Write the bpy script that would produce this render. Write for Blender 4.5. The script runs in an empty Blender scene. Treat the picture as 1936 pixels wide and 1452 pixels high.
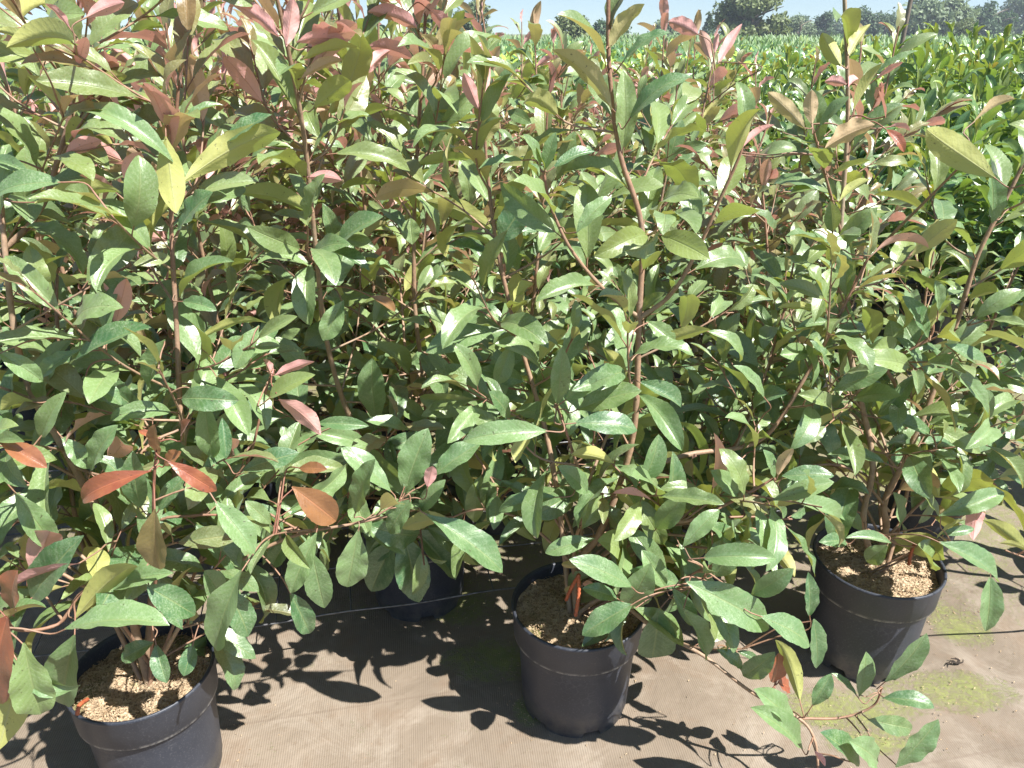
import bpy, math, random
import numpy as np
from mathutils import Vector

# ------------------------------------------------------------------ camera, world, sun
F = 1460.0; PITCH = math.radians(24.4); CAMZ = 1.375
SUN_EL = 56.0; SUN_AZ = 58.0            # azimuth: degrees to the right of straight behind the camera
sc = bpy.context.scene
cd = bpy.data.cameras.new("camera"); cam = bpy.data.objects.new("camera", cd)
sc.collection.objects.link(cam); sc.camera = cam
cam.location = (0, 0, CAMZ); cam.rotation_euler = (math.pi / 2 - PITCH, 0, 0)
cd.sensor_width = 36; cd.lens = 36 * F / 1936; cd.clip_start = 0.02; cd.clip_end = 3000
w = bpy.data.worlds.new("World"); sc.world = w; w.use_nodes = True
wn = w.node_tree
sky = wn.nodes.new('ShaderNodeTexSky'); sky.sky_type = 'NISHITA'; sky.sun_disc = False
sky.sun_elevation = math.radians(SUN_EL); sky.sun_rotation = math.radians(180 - SUN_AZ)
sky.air_density = 1.0; sky.dust_density = 0.25; sky.ozone_density = 1.8
tcw = wn.nodes.new('ShaderNodeTexCoord'); vm = wn.nodes.new('ShaderNodeVectorMath'); vm.operation = 'ADD'; vm.inputs[1].default_value = (0, 0, .06)
wn.links.new(tcw.outputs['Generated'], vm.inputs[0]); wn.links.new(vm.outputs[0], sky.inputs[0])
wn.links.new(sky.outputs[0], wn.nodes['Background'].inputs[0])
wn.nodes['Background'].inputs[1].default_value = 0.066
sl = bpy.data.lights.new("sun", 'SUN'); sun = bpy.data.objects.new("sun", sl); sc.collection.objects.link(sun)
sl.energy = 5.0; sl.angle = math.radians(0.5); sl.color = (1.0, 0.97, 0.925)
e_, a_ = math.radians(SUN_EL), math.radians(SUN_AZ)
sdir = Vector((math.sin(a_) * math.cos(e_), -math.cos(a_) * math.cos(e_), math.sin(e_)))
sun.rotation_euler = sdir.to_track_quat('Z', 'Y').to_euler()
sc.view_settings.view_transform = 'Standard'; sc.view_settings.look = 'None'
sc.view_settings.exposure = 1.25; sc.view_settings.gamma = 1
sc.render.engine = 'CYCLES'
cy = sc.cycles
cy.max_bounces = 7; cy.diffuse_bounces = 4; cy.glossy_bounces = 2; cy.transmission_bounces = 4
cy.transparent_max_bounces = 4; cy.use_denoising = True; cy.sample_clamp_indirect = 6
cy.caustics_reflective = False; cy.caustics_refractive = False

# ------------------------------------------------------------------ helpers
COL = sc.collection
rs = np.random.RandomState(7)
cp, sp = math.cos(PITCH), math.sin(PITCH)
def P(px, py, Y):
    """world point that stands at forward distance Y on the line of sight of a photo pixel"""
    dx = (px - 968) / F; dy = (726 - py) / F
    d = np.array([dx, cp + dy * sp, -sp + dy * cp]); t = Y / d[1]
    return np.array([0, 0, CAMZ]) + d * t
def unit(v): v = np.asarray(v, float); return v / (np.linalg.norm(v) + 1e-12)
def tag(o, label=None, cat=None, group=None, kind=None):
    if label: o['label'] = label
    if cat: o['category'] = cat
    if group: o['group'] = group
    if kind: o['kind'] = kind
    return o
def empty(name, loc, rz=0):
    o = bpy.data.objects.new(name, None); COL.objects.link(o)
    o.location = loc; o.rotation_euler = (0, 0, rz); o.empty_display_size = .1
    return o
def nmesh(name, V, Q, mat, attrs=None, parent=None, smooth=True):
    """V (n,3), Q list/array of quads (tris allowed as separate array in a tuple)"""
    me = bpy.data.meshes.new(name)
    V = np.ascontiguousarray(V, dtype=np.float32)
    parts = Q if isinstance(Q, (list, tuple)) and len(Q) and isinstance(Q[0], np.ndarray) and Q[0].ndim == 2 else [np.asarray(Q)]
    parts = [p for p in parts if len(p)]
    me.vertices.add(len(V)); me.vertices.foreach_set('co', V.ravel())
    li = np.concatenate([p.ravel() for p in parts]).astype(np.int32)
    tot = np.concatenate([np.full(len(p), p.shape[1]) for p in parts]).astype(np.int32)
    st = np.concatenate([[0], np.cumsum(tot)[:-1]]).astype(np.int32)
    me.loops.add(len(li)); me.loops.foreach_set('vertex_index', li)
    me.polygons.add(len(tot)); me.polygons.foreach_set('loop_start', st); me.polygons.foreach_set('loop_total', tot)
    if smooth: me.polygons.foreach_set('use_smooth', np.ones(len(tot), bool))
    for k, a in (attrs or {}).items():
        at = me.attributes.new(k, 'FLOAT_COLOR', 'POINT')
        a4 = np.ones((len(V), 4), np.float32); a4[:, :a.shape[1]] = a
        at.data.foreach_set('color', a4.ravel())
    me.update(calc_edges=True); me.validate()
    me.materials.append(mat)
    o = bpy.data.objects.new(name, me); COL.objects.link(o)
    if parent: o.parent = parent
    return o
class Tubes:
    def __init__(s): s.V = []; s.Q = []; s.A = []; s.n = 0
    def add(s, pts, radii, age=(1, 1), sides=7, rnd=None):
        pts = np.asarray(pts, float); n = len(pts)
        radii = np.interp(np.linspace(0, 1, n), np.linspace(0, 1, len(radii)), radii) if len(radii) != n else np.asarray(radii)
        T = np.gradient(pts, axis=0); T /= np.linalg.norm(T, axis=1)[:, None] + 1e-12
        ref = np.array([0.31, 0.9, 0.2]) if abs(T[0][2]) > .5 else np.array([0, 0.1, 1.0])
        S = np.cross(T, ref); S /= np.linalg.norm(S, axis=1)[:, None] + 1e-12
        U = np.cross(S, T)
        a = np.arange(sides) * 2 * np.pi / sides
        ring = pts[:, None, :] + radii[:, None, None] * (np.cos(a)[None, :, None] * S[:, None, :] + np.sin(a)[None, :, None] * U[:, None, :])
        s.V.append(ring.reshape(-1, 3))
        i = np.arange(n - 1)[:, None] * sides; j = np.arange(sides)[None, :]; j2 = (j + 1) % sides
        q = np.stack([i + j, i + j2, i + sides + j2, i + sides + j], -1).reshape(-1, 4) + s.n
        s.Q.append(q)
        s.Q.append(np.array([[s.n + k for k in range(sides)][::-1]])) if sides == 4 else None
        ag = np.repeat(np.linspace(age[0], age[1], n), sides)
        r = np.random.rand() if rnd is None else rnd
        s.A.append(np.stack([ag, np.full(len(ag), r), np.zeros(len(ag))], 1))
        s.n += n * sides
    def build(s, name, mat, parent=None, off=(0, 0, 0)):
        if not s.V: return None
        return nmesh(name, np.concatenate(s.V) - np.asarray(off), np.concatenate([q for q in s.Q if q is not None and q.shape[1] == 4]), mat, {'sc': np.concatenate(s.A)}, parent)
np.random.seed(11); random.seed(5)
def spline(pts, per=6):
    pts = np.asarray(pts, float)
    if len(pts) < 3: return np.array([pts[0] + (pts[-1] - pts[0]) * t for t in np.linspace(0, 1, per + 1)])
    P0 = np.vstack([2 * pts[0] - pts[1], pts, 2 * pts[-1] - pts[-2]]); out = []
    for i in range(1, len(P0) - 2):
        a, b, c, d = P0[i - 1:i + 3]
        for t in np.arange(per) / per:
            out.append(.5 * ((2 * b) + (-a + c) * t + (2 * a - 5 * b + 4 * c - d) * t * t + (-a + 3 * b - 3 * c + d) * t ** 3))
    out.append(pts[-1]); return np.array(out)

# ------------------------------------------------------------------ materials
class N:
    def __init__(s, name):
        s.m = bpy.data.materials.new(name); s.m.use_nodes = True; s.t = s.m.node_tree
        s.b = s.t.nodes['Principled BSDF']; s.out = s.t.nodes['Material Output']
    def n(s, typ, **kw):
        x = s.t.nodes.new(typ)
        for k, v in kw.items(): setattr(x, k, v)
        return x
    def l(s, a, b): s.t.links.new(a, b)
    def attr(s, name): x = s.n('ShaderNodeAttribute', attribute_name=name); return x
    def sep(s, sock): x = s.n('ShaderNodeSeparateXYZ'); s.l(sock, x.inputs[0]); return x.outputs
    def math(s, op, a, b=None, c=None, clamp=False):
        x = s.n('ShaderNodeMath', operation=op, use_clamp=clamp)
        for i, v in enumerate((a, b, c)):
            if v is None: continue
            if isinstance(v, (int, float)): x.inputs[i].default_value = v
            else: s.l(v, x.inputs[i])
        return x.outputs[0]
    def mix(s, f, a, b, blend='MIX'):
        x = s.n('ShaderNodeMix', data_type='RGBA', blend_type=blend, clamp_factor=True)
        for i, v in ((0, f), (6, a), (7, b)):
            if isinstance(v, (int, float)): x.inputs[i].default_value = v
            elif isinstance(v, tuple): x.inputs[i].default_value = v + (1,) if len(v) == 3 else v
            else: s.l(v, x.inputs[i])
        return x.outputs[2]
    def noise(s, scale, detail=3, rough=.5, vec=None, dist=0):
        x = s.n('ShaderNodeTexNoise'); x.inputs['Scale'].default_value = scale; x.inputs['Detail'].default_value = detail
        x.inputs['Roughness'].default_value = rough; x.inputs['Distortion'].default_value = dist
        if vec is not None: s.l(vec, x.inputs['Vector'])
        return x.outputs['Fac']
    def ramp(s, f, lo, hi):
        x = s.n('ShaderNodeMapRange', clamp=True); s.l(f, x.inputs[0])
        x.inputs[1].default_value = lo; x.inputs[2].default_value = hi
        return x.outputs[0]
    def obj(s): return s.n('ShaderNodeTexCoord').outputs['Object']
    def bump(s, h, strength=.5, dist=.002, normal=None):
        x = s.n('ShaderNodeBump'); x.inputs['Strength'].default_value = strength; x.inputs['Distance'].default_value = dist
        s.l(h, x.inputs['Height'])
        if normal is not None: s.l(normal, x.inputs['Normal'])
        return x.outputs[0]

def leaf_material(name, topA, topB, topDust, undA, undB, youngTop, youngUnd, trans, rough=.36, transmix=.22, dust=1.0, spots=1.0, pinky=False):
    m = N(name)
    lf = m.attr('lf'); lc = m.attr('lc')
    u, v, r = m.sep(lf.outputs['Vector']); yng, pk, yel = m.sep(lc.outputs['Vector'])
    au = m.math('ABSOLUTE', m.math('MULTIPLY_ADD', u, 2.0, -1.0))
    # lateral veins leave the midrib at a slant
    ph = m.math('MULTIPLY', m.math('SUBTRACT', v, m.math('MULTIPLY', au, 0.17)), 75.0)
    vein = m.math('POWER', m.math('MULTIPLY_ADD', m.math('SINE', ph), .5, .5), 3.0)
    mid = m.math('SUBTRACT', 1.0, m.ramp(au, 0.02, 0.085))
    oc = m.obj()
    n1 = m.noise(430, 3, .6, oc); n2 = m.noise(38, 4, .6, oc); n3 = m.noise(900, 2, .5, oc)
    back = m.n('ShaderNodeNewGeometry').outputs['Backfacing']
    # adaxial side
    top = m.mix(r, topA, topB)
    top = m.mix(m.math('MULTIPLY', m.ramp(n2, .4, .75), .5), top, topB)
    dustf = m.math('MULTIPLY', m.math('MULTIPLY', m.ramp(n1, .45, .72), m.ramp(n2, .3, .62)), .42 * dust)
    top = m.mix(dustf, top, topDust)
    top = m.mix(m.math('MULTIPLY', yel, .7), top, (0.24, 0.27, 0.055))
    top = m.mix(m.math('MULTIPLY', vein, .07), top, topDust)
    top = m.mix(yng, top, m.mix(m.ramp(n2, .38, .66), youngTop, tuple(min(1, c * k_) for c, k_ in zip(youngTop, (1.3, 1.5, 1.3)))))
    top = m.mix(m.math('MULTIPLY', mid, .6), top, m.mix(yng, (0.24, 0.30, 0.12), (0.5, .16, .08)))
    # abaxial side
    und = m.mix(r, undA, undB)
    und = m.mix(m.math('MULTIPLY', m.ramp(n2, .35, .7), .35), und, undA)
    und = m.mix(m.math('MULTIPLY', yel, .7), und, (0.50, 0.49, 0.13))
    und = m.mix(pk, und, youngUnd)
    und = m.mix(m.math('MULTIPLY', vein, .15), und, m.mix(pk, (0.36, 0.38, 0.16), (.62, .34, .27)))
    und = m.mix(m.math('MULTIPLY', mid, .6), und, m.mix(pk, (0.42, 0.42, 0.20), (.6, .26, .2)))
    col = m.mix(back, top, und)
    # brown fungal specks
    sk = m.math('MULTIPLY', m.ramp(m.noise(190, 2, .6, oc), .66, .71), m.ramp(m.noise(22, 1, .5, oc), .46, .54))
    col = m.mix(m.math('MULTIPLY', sk, .8 * spots), col, (0.05, 0.028, 0.015))
    m.l(col, m.b.inputs['Base Color'])
    rg = m.math('ADD', m.math('MULTIPLY_ADD', back, .24, rough), m.math('MULTIPLY', dustf, .3))
    m.l(m.math('ADD', rg, m.math('MULTIPLY', m.math('SUBTRACT', n1, .5), .25)), m.b.inputs['Roughness'])
    m.b.inputs['Specular IOR Level'].default_value = 1.0
    m.b.inputs['Sheen Weight'].default_value = .06; m.b.inputs['Sheen Roughness'].default_value = .4
    h = m.math('ADD', m.math('MULTIPLY', vein, -.18), m.math('MULTIPLY', n1, .5))
    h = m.math('ADD', h, m.math('MULTIPLY', mid, -1.2)); h = m.math('ADD', h, m.math('MULTIPLY', m.noise(130, 2, .5, oc), 1.3))
    bn = m.bump(h, .5, .0009)
    m.l(bn, m.b.inputs['Normal'])
    tr = m.n('ShaderNodeBsdfTranslucent')
    tc = m.mix(yng, trans, (0.50, 0.13, 0.04)); tc = m.mix(m.math('MULTIPLY', yel, .6), tc, (.6, .55, .06))
    tc = m.mix(pk, tc, (.75, .33, .26)) if pinky else tc
    m.l(tc, tr.inputs[0]); m.l(bn, tr.inputs['Normal'])
    mx = m.n('ShaderNodeMixShader'); mx.inputs[0].default_value = transmix
    m.l(m.b.outputs[0], mx.inputs[1]); m.l(tr.outputs[0], mx.inputs[2]); m.l(mx.outputs[0], m.out.inputs[0])
    return m.m
M_LEAF = leaf_material('photinia_leaf', (0.034, 0.115, 0.038), (0.18, 0.285, 0.105), (0.50, 0.58, 0.40),
                       (0.48, 0.47, 0.14), (0.34, 0.38, 0.12), (0.25, 0.07, 0.035), (0.80, 0.42, 0.39), (0.36, 0.50, 0.09), rough=.37, transmix=.22, pinky=True)
M_LAUREL = leaf_material('laurel_leaf', (0.040, 0.115, 0.04), (0.10, 0.21, 0.06), (0.28, 0.38, 0.20),
                         (0.20, 0.32, 0.09), (0.16, 0.28, 0.08), (0.40, 0.50, 0.07), (0.38, 0.48, 0.09), (0.30, 0.50, 0.06), rough=.28, dust=.5, spots=.3)
def bark(name, old, young, rough=.7):
    m = N(name); a, r, _ = m.sep(m.attr('sc').outputs['Vector']); oc = m.obj()
    n = m.noise(90, 4, .6, oc); n2 = m.noise(14, 2, .5, oc)
    o = m.mix(m.ramp(n, .3, .7), tuple(c * .6 for c in old), old)
    o = m.mix(m.math('MULTIPLY', m.ramp(n2, .5, .7), .5), o, (.30, .27, .20))
    a = m.math('POWER', m.math('MAXIMUM', a, .0001), .55)
    y = m.mix(m.ramp(n, .3, .8), young, tuple(min(1, c * 1.4) for c in young))
    m.l(m.mix(m.math('ADD', a, m.math('MULTIPLY', m.math('SUBTRACT', r, .5), .25), clamp=True), y, o), m.b.inputs['Base Color'])
    m.b.inputs['Roughness'].default_value = rough
    m.l(m.bump(n, .6, .002), m.b.inputs['Normal']); return m.m
M_BARK = bark('photinia_bark', (0.42, 0.285, 0.18), (0.20, 0.085, 0.055), .6)
M_LBARK = bark('laurel_bark', (0.17, 0.13, 0.08), (0.30, 0.36, 0.07), .6)
def m_plastic():
    m = N('pot_plastic'); oc = m.obj()
    n = m.noise(9, 4, .6, oc); f = m.noise(260, 2, .6, oc)
    z = m.sep(oc)[2]
    c = m.mix(m.ramp(n, .3, .7), (0.022, 0.026, 0.037), (0.038, 0.043, 0.057))
    c = m.mix(m.math('MULTIPLY', m.ramp(f, .55, .75), .35), c, (0.16, 0.16, 0.17))
    vo = m.n('ShaderNodeTexVoronoi', feature='DISTANCE_TO_EDGE'); vo.inputs['Scale'].default_value = 55; m.l(oc, vo.inputs['Vector'])
    ring = m.math('MULTIPLY', m.math('SUBTRACT', 1, m.ramp(vo.outputs[0], .02, .07)), m.ramp(m.noise(12, 2, .5, oc), .5, .65))
    c = m.mix(m.math('MULTIPLY', ring, .12), c, (.22, .22, .22))
    # soil splashed up round the foot, chalky scuff just under the band
    low = m.math('MULTIPLY', m.math('SUBTRACT', 1, m.ramp(z, .0, .085)), m.ramp(m.noise(40, 3, .7, oc), .35, .65))
    c = m.mix(m.math('MULTIPLY', low, .7), c, (.15, .14, .12))
    band = m.math('SUBTRACT', 1, m.ramp(m.math('ABSOLUTE', m.math('SUBTRACT', z, .2005)), .001, .006))
    c = m.mix(m.math('MULTIPLY', m.math('MULTIPLY', band, m.ramp(m.noise(60, 3, .7, oc), .4, .6)), .75), c, (.34, .33, .31))
    m.l(c, m.b.inputs['Base Color']); m.l(m.math('MULTIPLY_ADD', f, .2, .38), m.b.inputs['Roughness'])
    m.l(m.bump(f, .25, .0006), m.b.inputs['Normal']); return m.m
M_POT = m_plastic()
def m_compost():
    m = N('bark_mulch'); oc = m.obj()
    vo = m.n('ShaderNodeTexVoronoi'); vo.inputs['Scale'].default_value = 170; m.l(oc, vo.inputs['Vector'])
    c = m.mix(m.sep(vo.outputs['Color'])[0], (0.19, 0.13, 0.075), (0.52, 0.40, 0.26))
    c = m.mix(m.ramp(m.noise(16, 4, .6, oc), .56, .66), c, (.13, .12, .035))
    m.l(c, m.b.inputs['Base Color']); m.b.inputs['Roughness'].default_value = .9
    m.l(m.bump(vo.outputs['Distance'], .8, .004), m.b.inputs['Normal']); return m.m
M_COMP = m_compost()
def m_flat(name, c, rough=.6, metal=0, nz=None, bumps=0):
    m = N(name)
    if nz:
        f = m.noise(nz[0], 3, .6, m.obj()); m.l(m.mix(m.ramp(f, .35, .65), c, nz[1]), m.b.inputs['Base Color'])
        if bumps: m.l(m.bump(f, .5, bumps), m.b.inputs['Normal'])
    else: m.b.inputs['Base Color'].default_value = c + (1,)
    m.b.inputs['Roughness'].default_value = rough; m.b.inputs['Metallic'].default_value = metal; return m.m
M_CHIP = m_flat('wood_chip', (.56, .43, .28), .85, 0, (40, (.34, .22, .12)))
M_WIRE = m_flat('galvanised_wire', (.20, .20, .21), .5, .6, (60, (.10, .10, .10)))
M_TIE = m_flat('orange_tie', (.55, .15, .06), .6, 0, (90, (.36, .09, .04)))
M_POLE = m_flat('pole_wood', (.13, .10, .08), .8, 0, (8, (.2, .16, .12)))
POTS = []
def m_fabric():
    m = N('woven_ground_cover'); oc = m.obj(); x, y, z = m.sep(oc)
    n = m.noise(2.2, 4, .6, oc); n2 = m.noise(9, 5, .65, oc); n3 = m.noise(60, 3, .6, oc)
    c = m.mix(m.ramp(n, .35, .65), (0.165, 0.131, 0.096), (0.25, 0.202, 0.152))
    c = m.mix(m.math('MULTIPLY', m.ramp(n2, .52, .7), .6), c, (.19, .13, .085))
    c = m.mix(m.math('MULTIPLY', m.ramp(n3, .58, .7), .4), c, (.15, .11, .075))
    c = m.mix(m.math('MULTIPLY', m.ramp(m.noise(5, 6, .7, oc, 1.2), .5, .66), .45), c, (.36, .31, .25))
    wob = m.math('MULTIPLY', m.noise(1.5, 2, .5, oc), .03)
    xx = m.math('ADD', m.math('MULTIPLY_ADD', y, .12, x), wob)
    rib = m.math('MULTIPLY_ADD', m.math('SINE', m.math('MULTIPLY', xx, 1300)), .5, .5)
    rib2 = m.math('MULTIPLY_ADD', m.math('SINE', m.math('MULTIPLY', y, 2400)), .5, .5)
    c = m.mix(m.math('MULTIPLY', rib, .28), c, (.16, .12, .085))
    # seams / faded lines of the weave
    seam = m.math('SUBTRACT', 1, m.ramp(m.math('ABSOLUTE', m.math('SUBTRACT', m.math('FRACT', m.math('MULTIPLY', m.math('ADD', y, m.math('MULTIPLY', x, -.2)), 2.6)), .5)), .004, .012))
    c = m.mix(m.math('MULTIPLY', seam, .35), c, (.15, .11, .08))
    # moss and algae: patches gathered round the places where water stands
    mask = None
    for (mx_, my_, rx, ry) in MOSS:
        d = m.math('ADD', m.math('POWER', m.math('DIVIDE', m.math('SUBTRACT', x, mx_), rx), 2.0), m.math('POWER', m.math('DIVIDE', m.math('SUBTRACT', y, my_), ry), 2.0))
        g = m.math('SUBTRACT', 1.0, d, clamp=True)
        mask = g if mask is None else m.math('MAXIMUM', mask, g)
    far = m.math('MULTIPLY', m.ramp(y, 1.5, 2.2), .55)
    mask = m.math('MAXIMUM', mask, far)
    val = m.ramp(m.math('ADD', m.math('MULTIPLY', m.math('SQRT', mask), .5), m.math('MULTIPLY', m.noise(11, 6, .8, oc), 1.05)), .54, 1.08)
    mm = m.math('MULTIPLY', m.ramp(m.math('ADD', m.noise(110, 5, .8, oc), m.math('MULTIPLY', val, .38)), .62, .88), m.ramp(val, .02, .3))
    c = m.mix(m.math('MULTIPLY', mm, .8), c, m.mix(m.noise(30, 2, .5, oc), (.12, .14, .04), (.27, .30, .08)))
    m.l(c, m.b.inputs['Base Color']); m.b.inputs['Roughness'].default_value = .62
    m.b.inputs['Specular IOR Level'].default_value = .4
    h = m.math('ADD', m.math('MULTIPLY', rib, .35), m.math('MULTIPLY', rib2, .15)); h = m.math('ADD', h, m.math('MULTIPLY', mm, 1.5))
    h = m.math('ADD', h, m.math('MULTIPLY', n2, 2.6)); h = m.math('ADD', h, m.math('MULTIPLY', m.noise(3.5, 3, .5, oc, 2.0), 9.0))
    m.l(m.bump(h, .6, .002), m.b.inputs['Normal']); return m.m
def ground_pt(px, py, z=0):
    dy = (726 - py) / F; d = np.array([(px - 968) / F, cp + dy * sp, -sp + dy * cp]); t = (z - CAMZ) / d[2]
    return np.array([0, 0, CAMZ]) + d * t
MOSS = []
for (px, py, a, b) in ((1800, 1305, .16, .07), (1600, 1340, .19, .07), (1810, 1180, .08, .10), (1000, 1345, .04, .05), (930, 1250, .13, .08), (880, 1150, .1, .08), (1650, 1400, .12, .04)):
    g = ground_pt(px, py); MOSS.append((g[0], g[1], a, b))
M_FAB = m_fabric()

# ------------------------------------------------------------------ ground
def sheet(name, x0, x1, y0, y1, z, nx, ny, mat, amp=0):
    X, Y = np.meshgrid(np.linspace(x0, x1, nx), np.linspace(y0, y1, ny))
    Z = z + amp * (np.sin(X * 3.1 + Y * 1.7) + np.sin(X * 1.3 - Y * 4.1 + 1) * .7)
    i = np.arange(ny - 1)[:, None] * nx; j = np.arange(nx - 1)[None, :]
    q = np.stack([i + j, i + j + 1, i + nx + j + 1, i + nx + j], -1).reshape(-1, 4)
    return nmesh(name, np.stack([X, Y, Z], -1).reshape(-1, 3), q, mat)
M_SOIL = m_flat('field_soil', (.16, .15, .07), .9, 0, (.6, (.10, .13, .04)))
tag(sheet('ground', -900, 900, -60, 1800, -.03, 30, 30, M_SOIL), kind='structure')
tag(sheet('woven_ground_cover', -9, 12, -3, 16, 0, 140, 130, M_FAB, .0022), kind='structure')

# ------------------------------------------------------------------ leaves
OT = np.array([0, .04, .12, .24, .38, .52, .66, .78, .88, .94, .98, 1.0])
OW = np.array([.05, .16, .42, .74, .94, 1.0, .93, .74, .47, .26, .10, .0])
class Leaves:
    def __init__(s): s.L = []
    def add(s, base, d, n, ln, wd, bend=.9, fold=.22, wave=.05, twist=0., rnd=None, young=0., pink=0., yel=0.):
        d = unit(d); n = np.asarray(n, float); n = unit(n - d * np.dot(n, d))
        s.L.append(np.concatenate([base, d, n, [ln, wd, bend, fold, wave, twist, random.random() if rnd is None else rnd, young, pink, yel, random.random()]]))
    def build(s, name, mat, nv=14, nu=6, parent=None, off=(0, 0, 0), which=None):
        L = np.array(s.L)
        if which is not None and len(L): L = L[which(L)]
        if len(L) == 0: return None
        k = len(L); pos = L[:, 0:3].copy(); d = L[:, 3:6].copy(); n = L[:, 6:9].copy()
        ln, wd, bend, fold, wave, twist, rnd, yng, pk, yel, r2 = [L[:, 9 + i] for i in range(11)]
        us = np.linspace(-1, 1, nu + 1); V = np.zeros((k, nv + 1, nu + 1, 3))
        edge = .5 * wd; ph = r2 * 6.28; fr = 1.6 + 2.2 * r2
        sh = .85 + .4 * (rnd * 7.3 % 1)
        for i in range(nv + 1):
            t = i / nv; sv = np.cross(d, n)
            wt = np.interp(t ** sh, OT, OW) * edge
            for j, u in enumerate(us):
                ww = wt
                if abs(u) == 1 and nv >= 18 and .12 < t < .97: ww = wt * (1 + (.015 if i % 2 else -.015))
                a = abs(u)
                z = ww * (a * np.sin(fold) - .30 * a * a * np.sin(fold) * (r2 > .3) ) + wave * edge * a ** 2 * np.sin(6.28 * fr * t + ph + (1.9 if u > 0 else 0)) * (t * (1.05 - t) * 4)
                V[:, i, j] = pos + sv * (u * ww * np.cos(fold))[:, None] + n * z[:, None]
            # march
            cb = bend / nv * (.45 + 1.1 * t)
            c, s_ = np.cos(cb)[:, None], np.sin(cb)[:, None]
            d, n = d * c - n * s_, n * c + d * s_
            tw = twist / nv; c, s_ = np.cos(tw)[:, None], np.sin(tw)[:, None]
            sv = np.cross(d, n); n = n * c + sv * s_
            pos = pos + d * (ln / nv)[:, None]
        i = np.arange(nv)[:, None] * (nu + 1); j = np.arange(nu)[None, :]
        q = np.stack([i + j, i + j + 1, i + nu + 1 + j + 1, i + nu + 1 + j], -1).reshape(-1, 4)
        Q = (q[None] + (np.arange(k) * (nv + 1) * (nu + 1))[:, None, None]).reshape(-1, 4)
        lf = np.zeros((k, nv + 1, nu + 1, 3)); lf[..., 0] = (us + 1)[None, None] / 2; lf[..., 1] = np.linspace(0, 1, nv + 1)[None, :, None]; lf[..., 2] = rnd[:, None, None]
        lc = np.zeros_like(lf); lc[..., 0] = yng[:, None, None]; lc[..., 1] = pk[:, None, None]; lc[..., 2] = yel[:, None, None]
        return nmesh(name, V.reshape(-1, 3) - np.asarray(off), Q, mat, {'lf': lf.reshape(-1, 3), 'lc': lc.reshape(-1, 3)}, parent)
IS_YOUNG = lambda L: (L[:, 16] > .45)
IS_OLD = lambda L: (L[:, 16] <= .45)

def perp(T):
    a = np.cross(T, [0.3, 0.2, 1.0]) if abs(T[2]) < .9 else np.cross(T, [1, .2, 0]); return unit(a)
def clothe(pts, LV, TB, t0=.3, t1=1., step=.034, ln=(.10, .145), redtip=0., spread=.85, tipn=5, side=6, pet=True, kindred=None, yel=.0, upb=.25, wr=(.34, .44)):
    """alternate leaves along a shoot, tight whorl at its tip"""
    pts = np.asarray(pts); seg = np.linalg.norm(np.diff(pts, axis=0), axis=1); cum = np.concatenate([[0], np.cumsum(seg)]); tot = cum[-1]
    s = tot * t0; az = random.random() * 6.28
    while s < tot * t1:
        at = np.array([np.interp(s, cum, pts[:, k]) for k in range(3)])
        b = np.array([np.interp(min(s + .02, tot), cum, pts[:, k]) for k in range(3)]); a = np.array([np.interp(max(s - .02, 0), cum, pts[:, k]) for k in range(3)])
        T = unit(b - a); f = s / tot; rem = tot - s
        u = perp(T); v = np.cross(T, u); o = u * math.cos(az) + v * math.sin(az)
        near = max(0, 1 - rem / .10)
        el = random.uniform(.35, .75) * spread + near * .55
        el += max(0, min(.65, (at[2] - .55) * 1.0))
        d = unit(o * math.cos(el) + T * math.sin(el) + np.array([0, 0, .05]))
        nn = T * .6 + np.array([0, 0, .7]) + np.random.randn(3) * .36 + np.array([.15, -.25, 0])
        pl = random.uniform(.012, .028)
        l = random.uniform(*ln) * (1 - .28 * near) * (1 if rem > .03 else random.uniform(.5, .9))
        yg = pkk = 0.
        if redtip > 0:
            z = max(0, 1 - rem / (.13 + .10 * redtip))
            pkk = min(1, redtip * (z * 1.9 + .02) * random.uniform(.6, 1.3)); yg = min(1, max(0, redtip * 1.1 * (z - .62) * random.uniform(.7, 1.4)))
        base = at + d * pl
        LV.add(base, unit(d + np.array([0, 0, -.08])), nn, l, l * random.uniform(*wr), bend=random.uniform(.4, 1.8) * (1 - .4 * near), fold=random.uniform(.2, .8), wave=random.uniform(.03, .16),
               twist=random.uniform(-.5, .5), young=yg, pink=pkk, yel=min(1, random.random() ** 3 * .7 + yel + max(0, min(.38, (at[2] - .6) * .5))))
        if pet: TB.add([at, at + d * pl * .5 + T * .001, base + d * .004], [.0016, .0011, .0010], age=(.25 * (1 - redtip), .1), sides=4)
        az += 2.399; s += step * random.uniform(.7, 1.3) * (1 - .55 * near)

# ------------------------------------------------------------------ pot
def lathe(prof, n=64, zmod=None):
    a = np.arange(n) * 2 * np.pi / n; V = []
    for k, (r, z) in enumerate(prof):
        z = z * 1.1
        zz = np.full(n, z) if zmod is None else zmod(k, a, z)
        V.append(np.stack([r * np.cos(a), r * np.sin(a), zz], 1))
    i = np.arange(len(prof) - 1)[:, None] * n; j = np.arange(n)[None, :]; j2 = (j + 1) % n
    return np.concatenate(V), np.stack([i + j, i + j2, i + n + j2, i + n + j], -1).reshape(-1, 4)
def foot(k, a, z):
    if k > 1: return np.full(len(a), z)
    b = (a + .4) % (2 * np.pi / 6); return np.where(b < .30, .0168, z)
POT_BODY = lathe([(.1135, 0), (.1145, .004), (.1155, .016), (.1175, .018), (.1205, .07), (.1240, .13), (.1268, .176), (.1270, .182)], 96, foot)
POT_FLOOR = [(.1268, .1815), (.122, .15), (.104, .019), (.02, .018), (0.0005, .018)]
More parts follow.
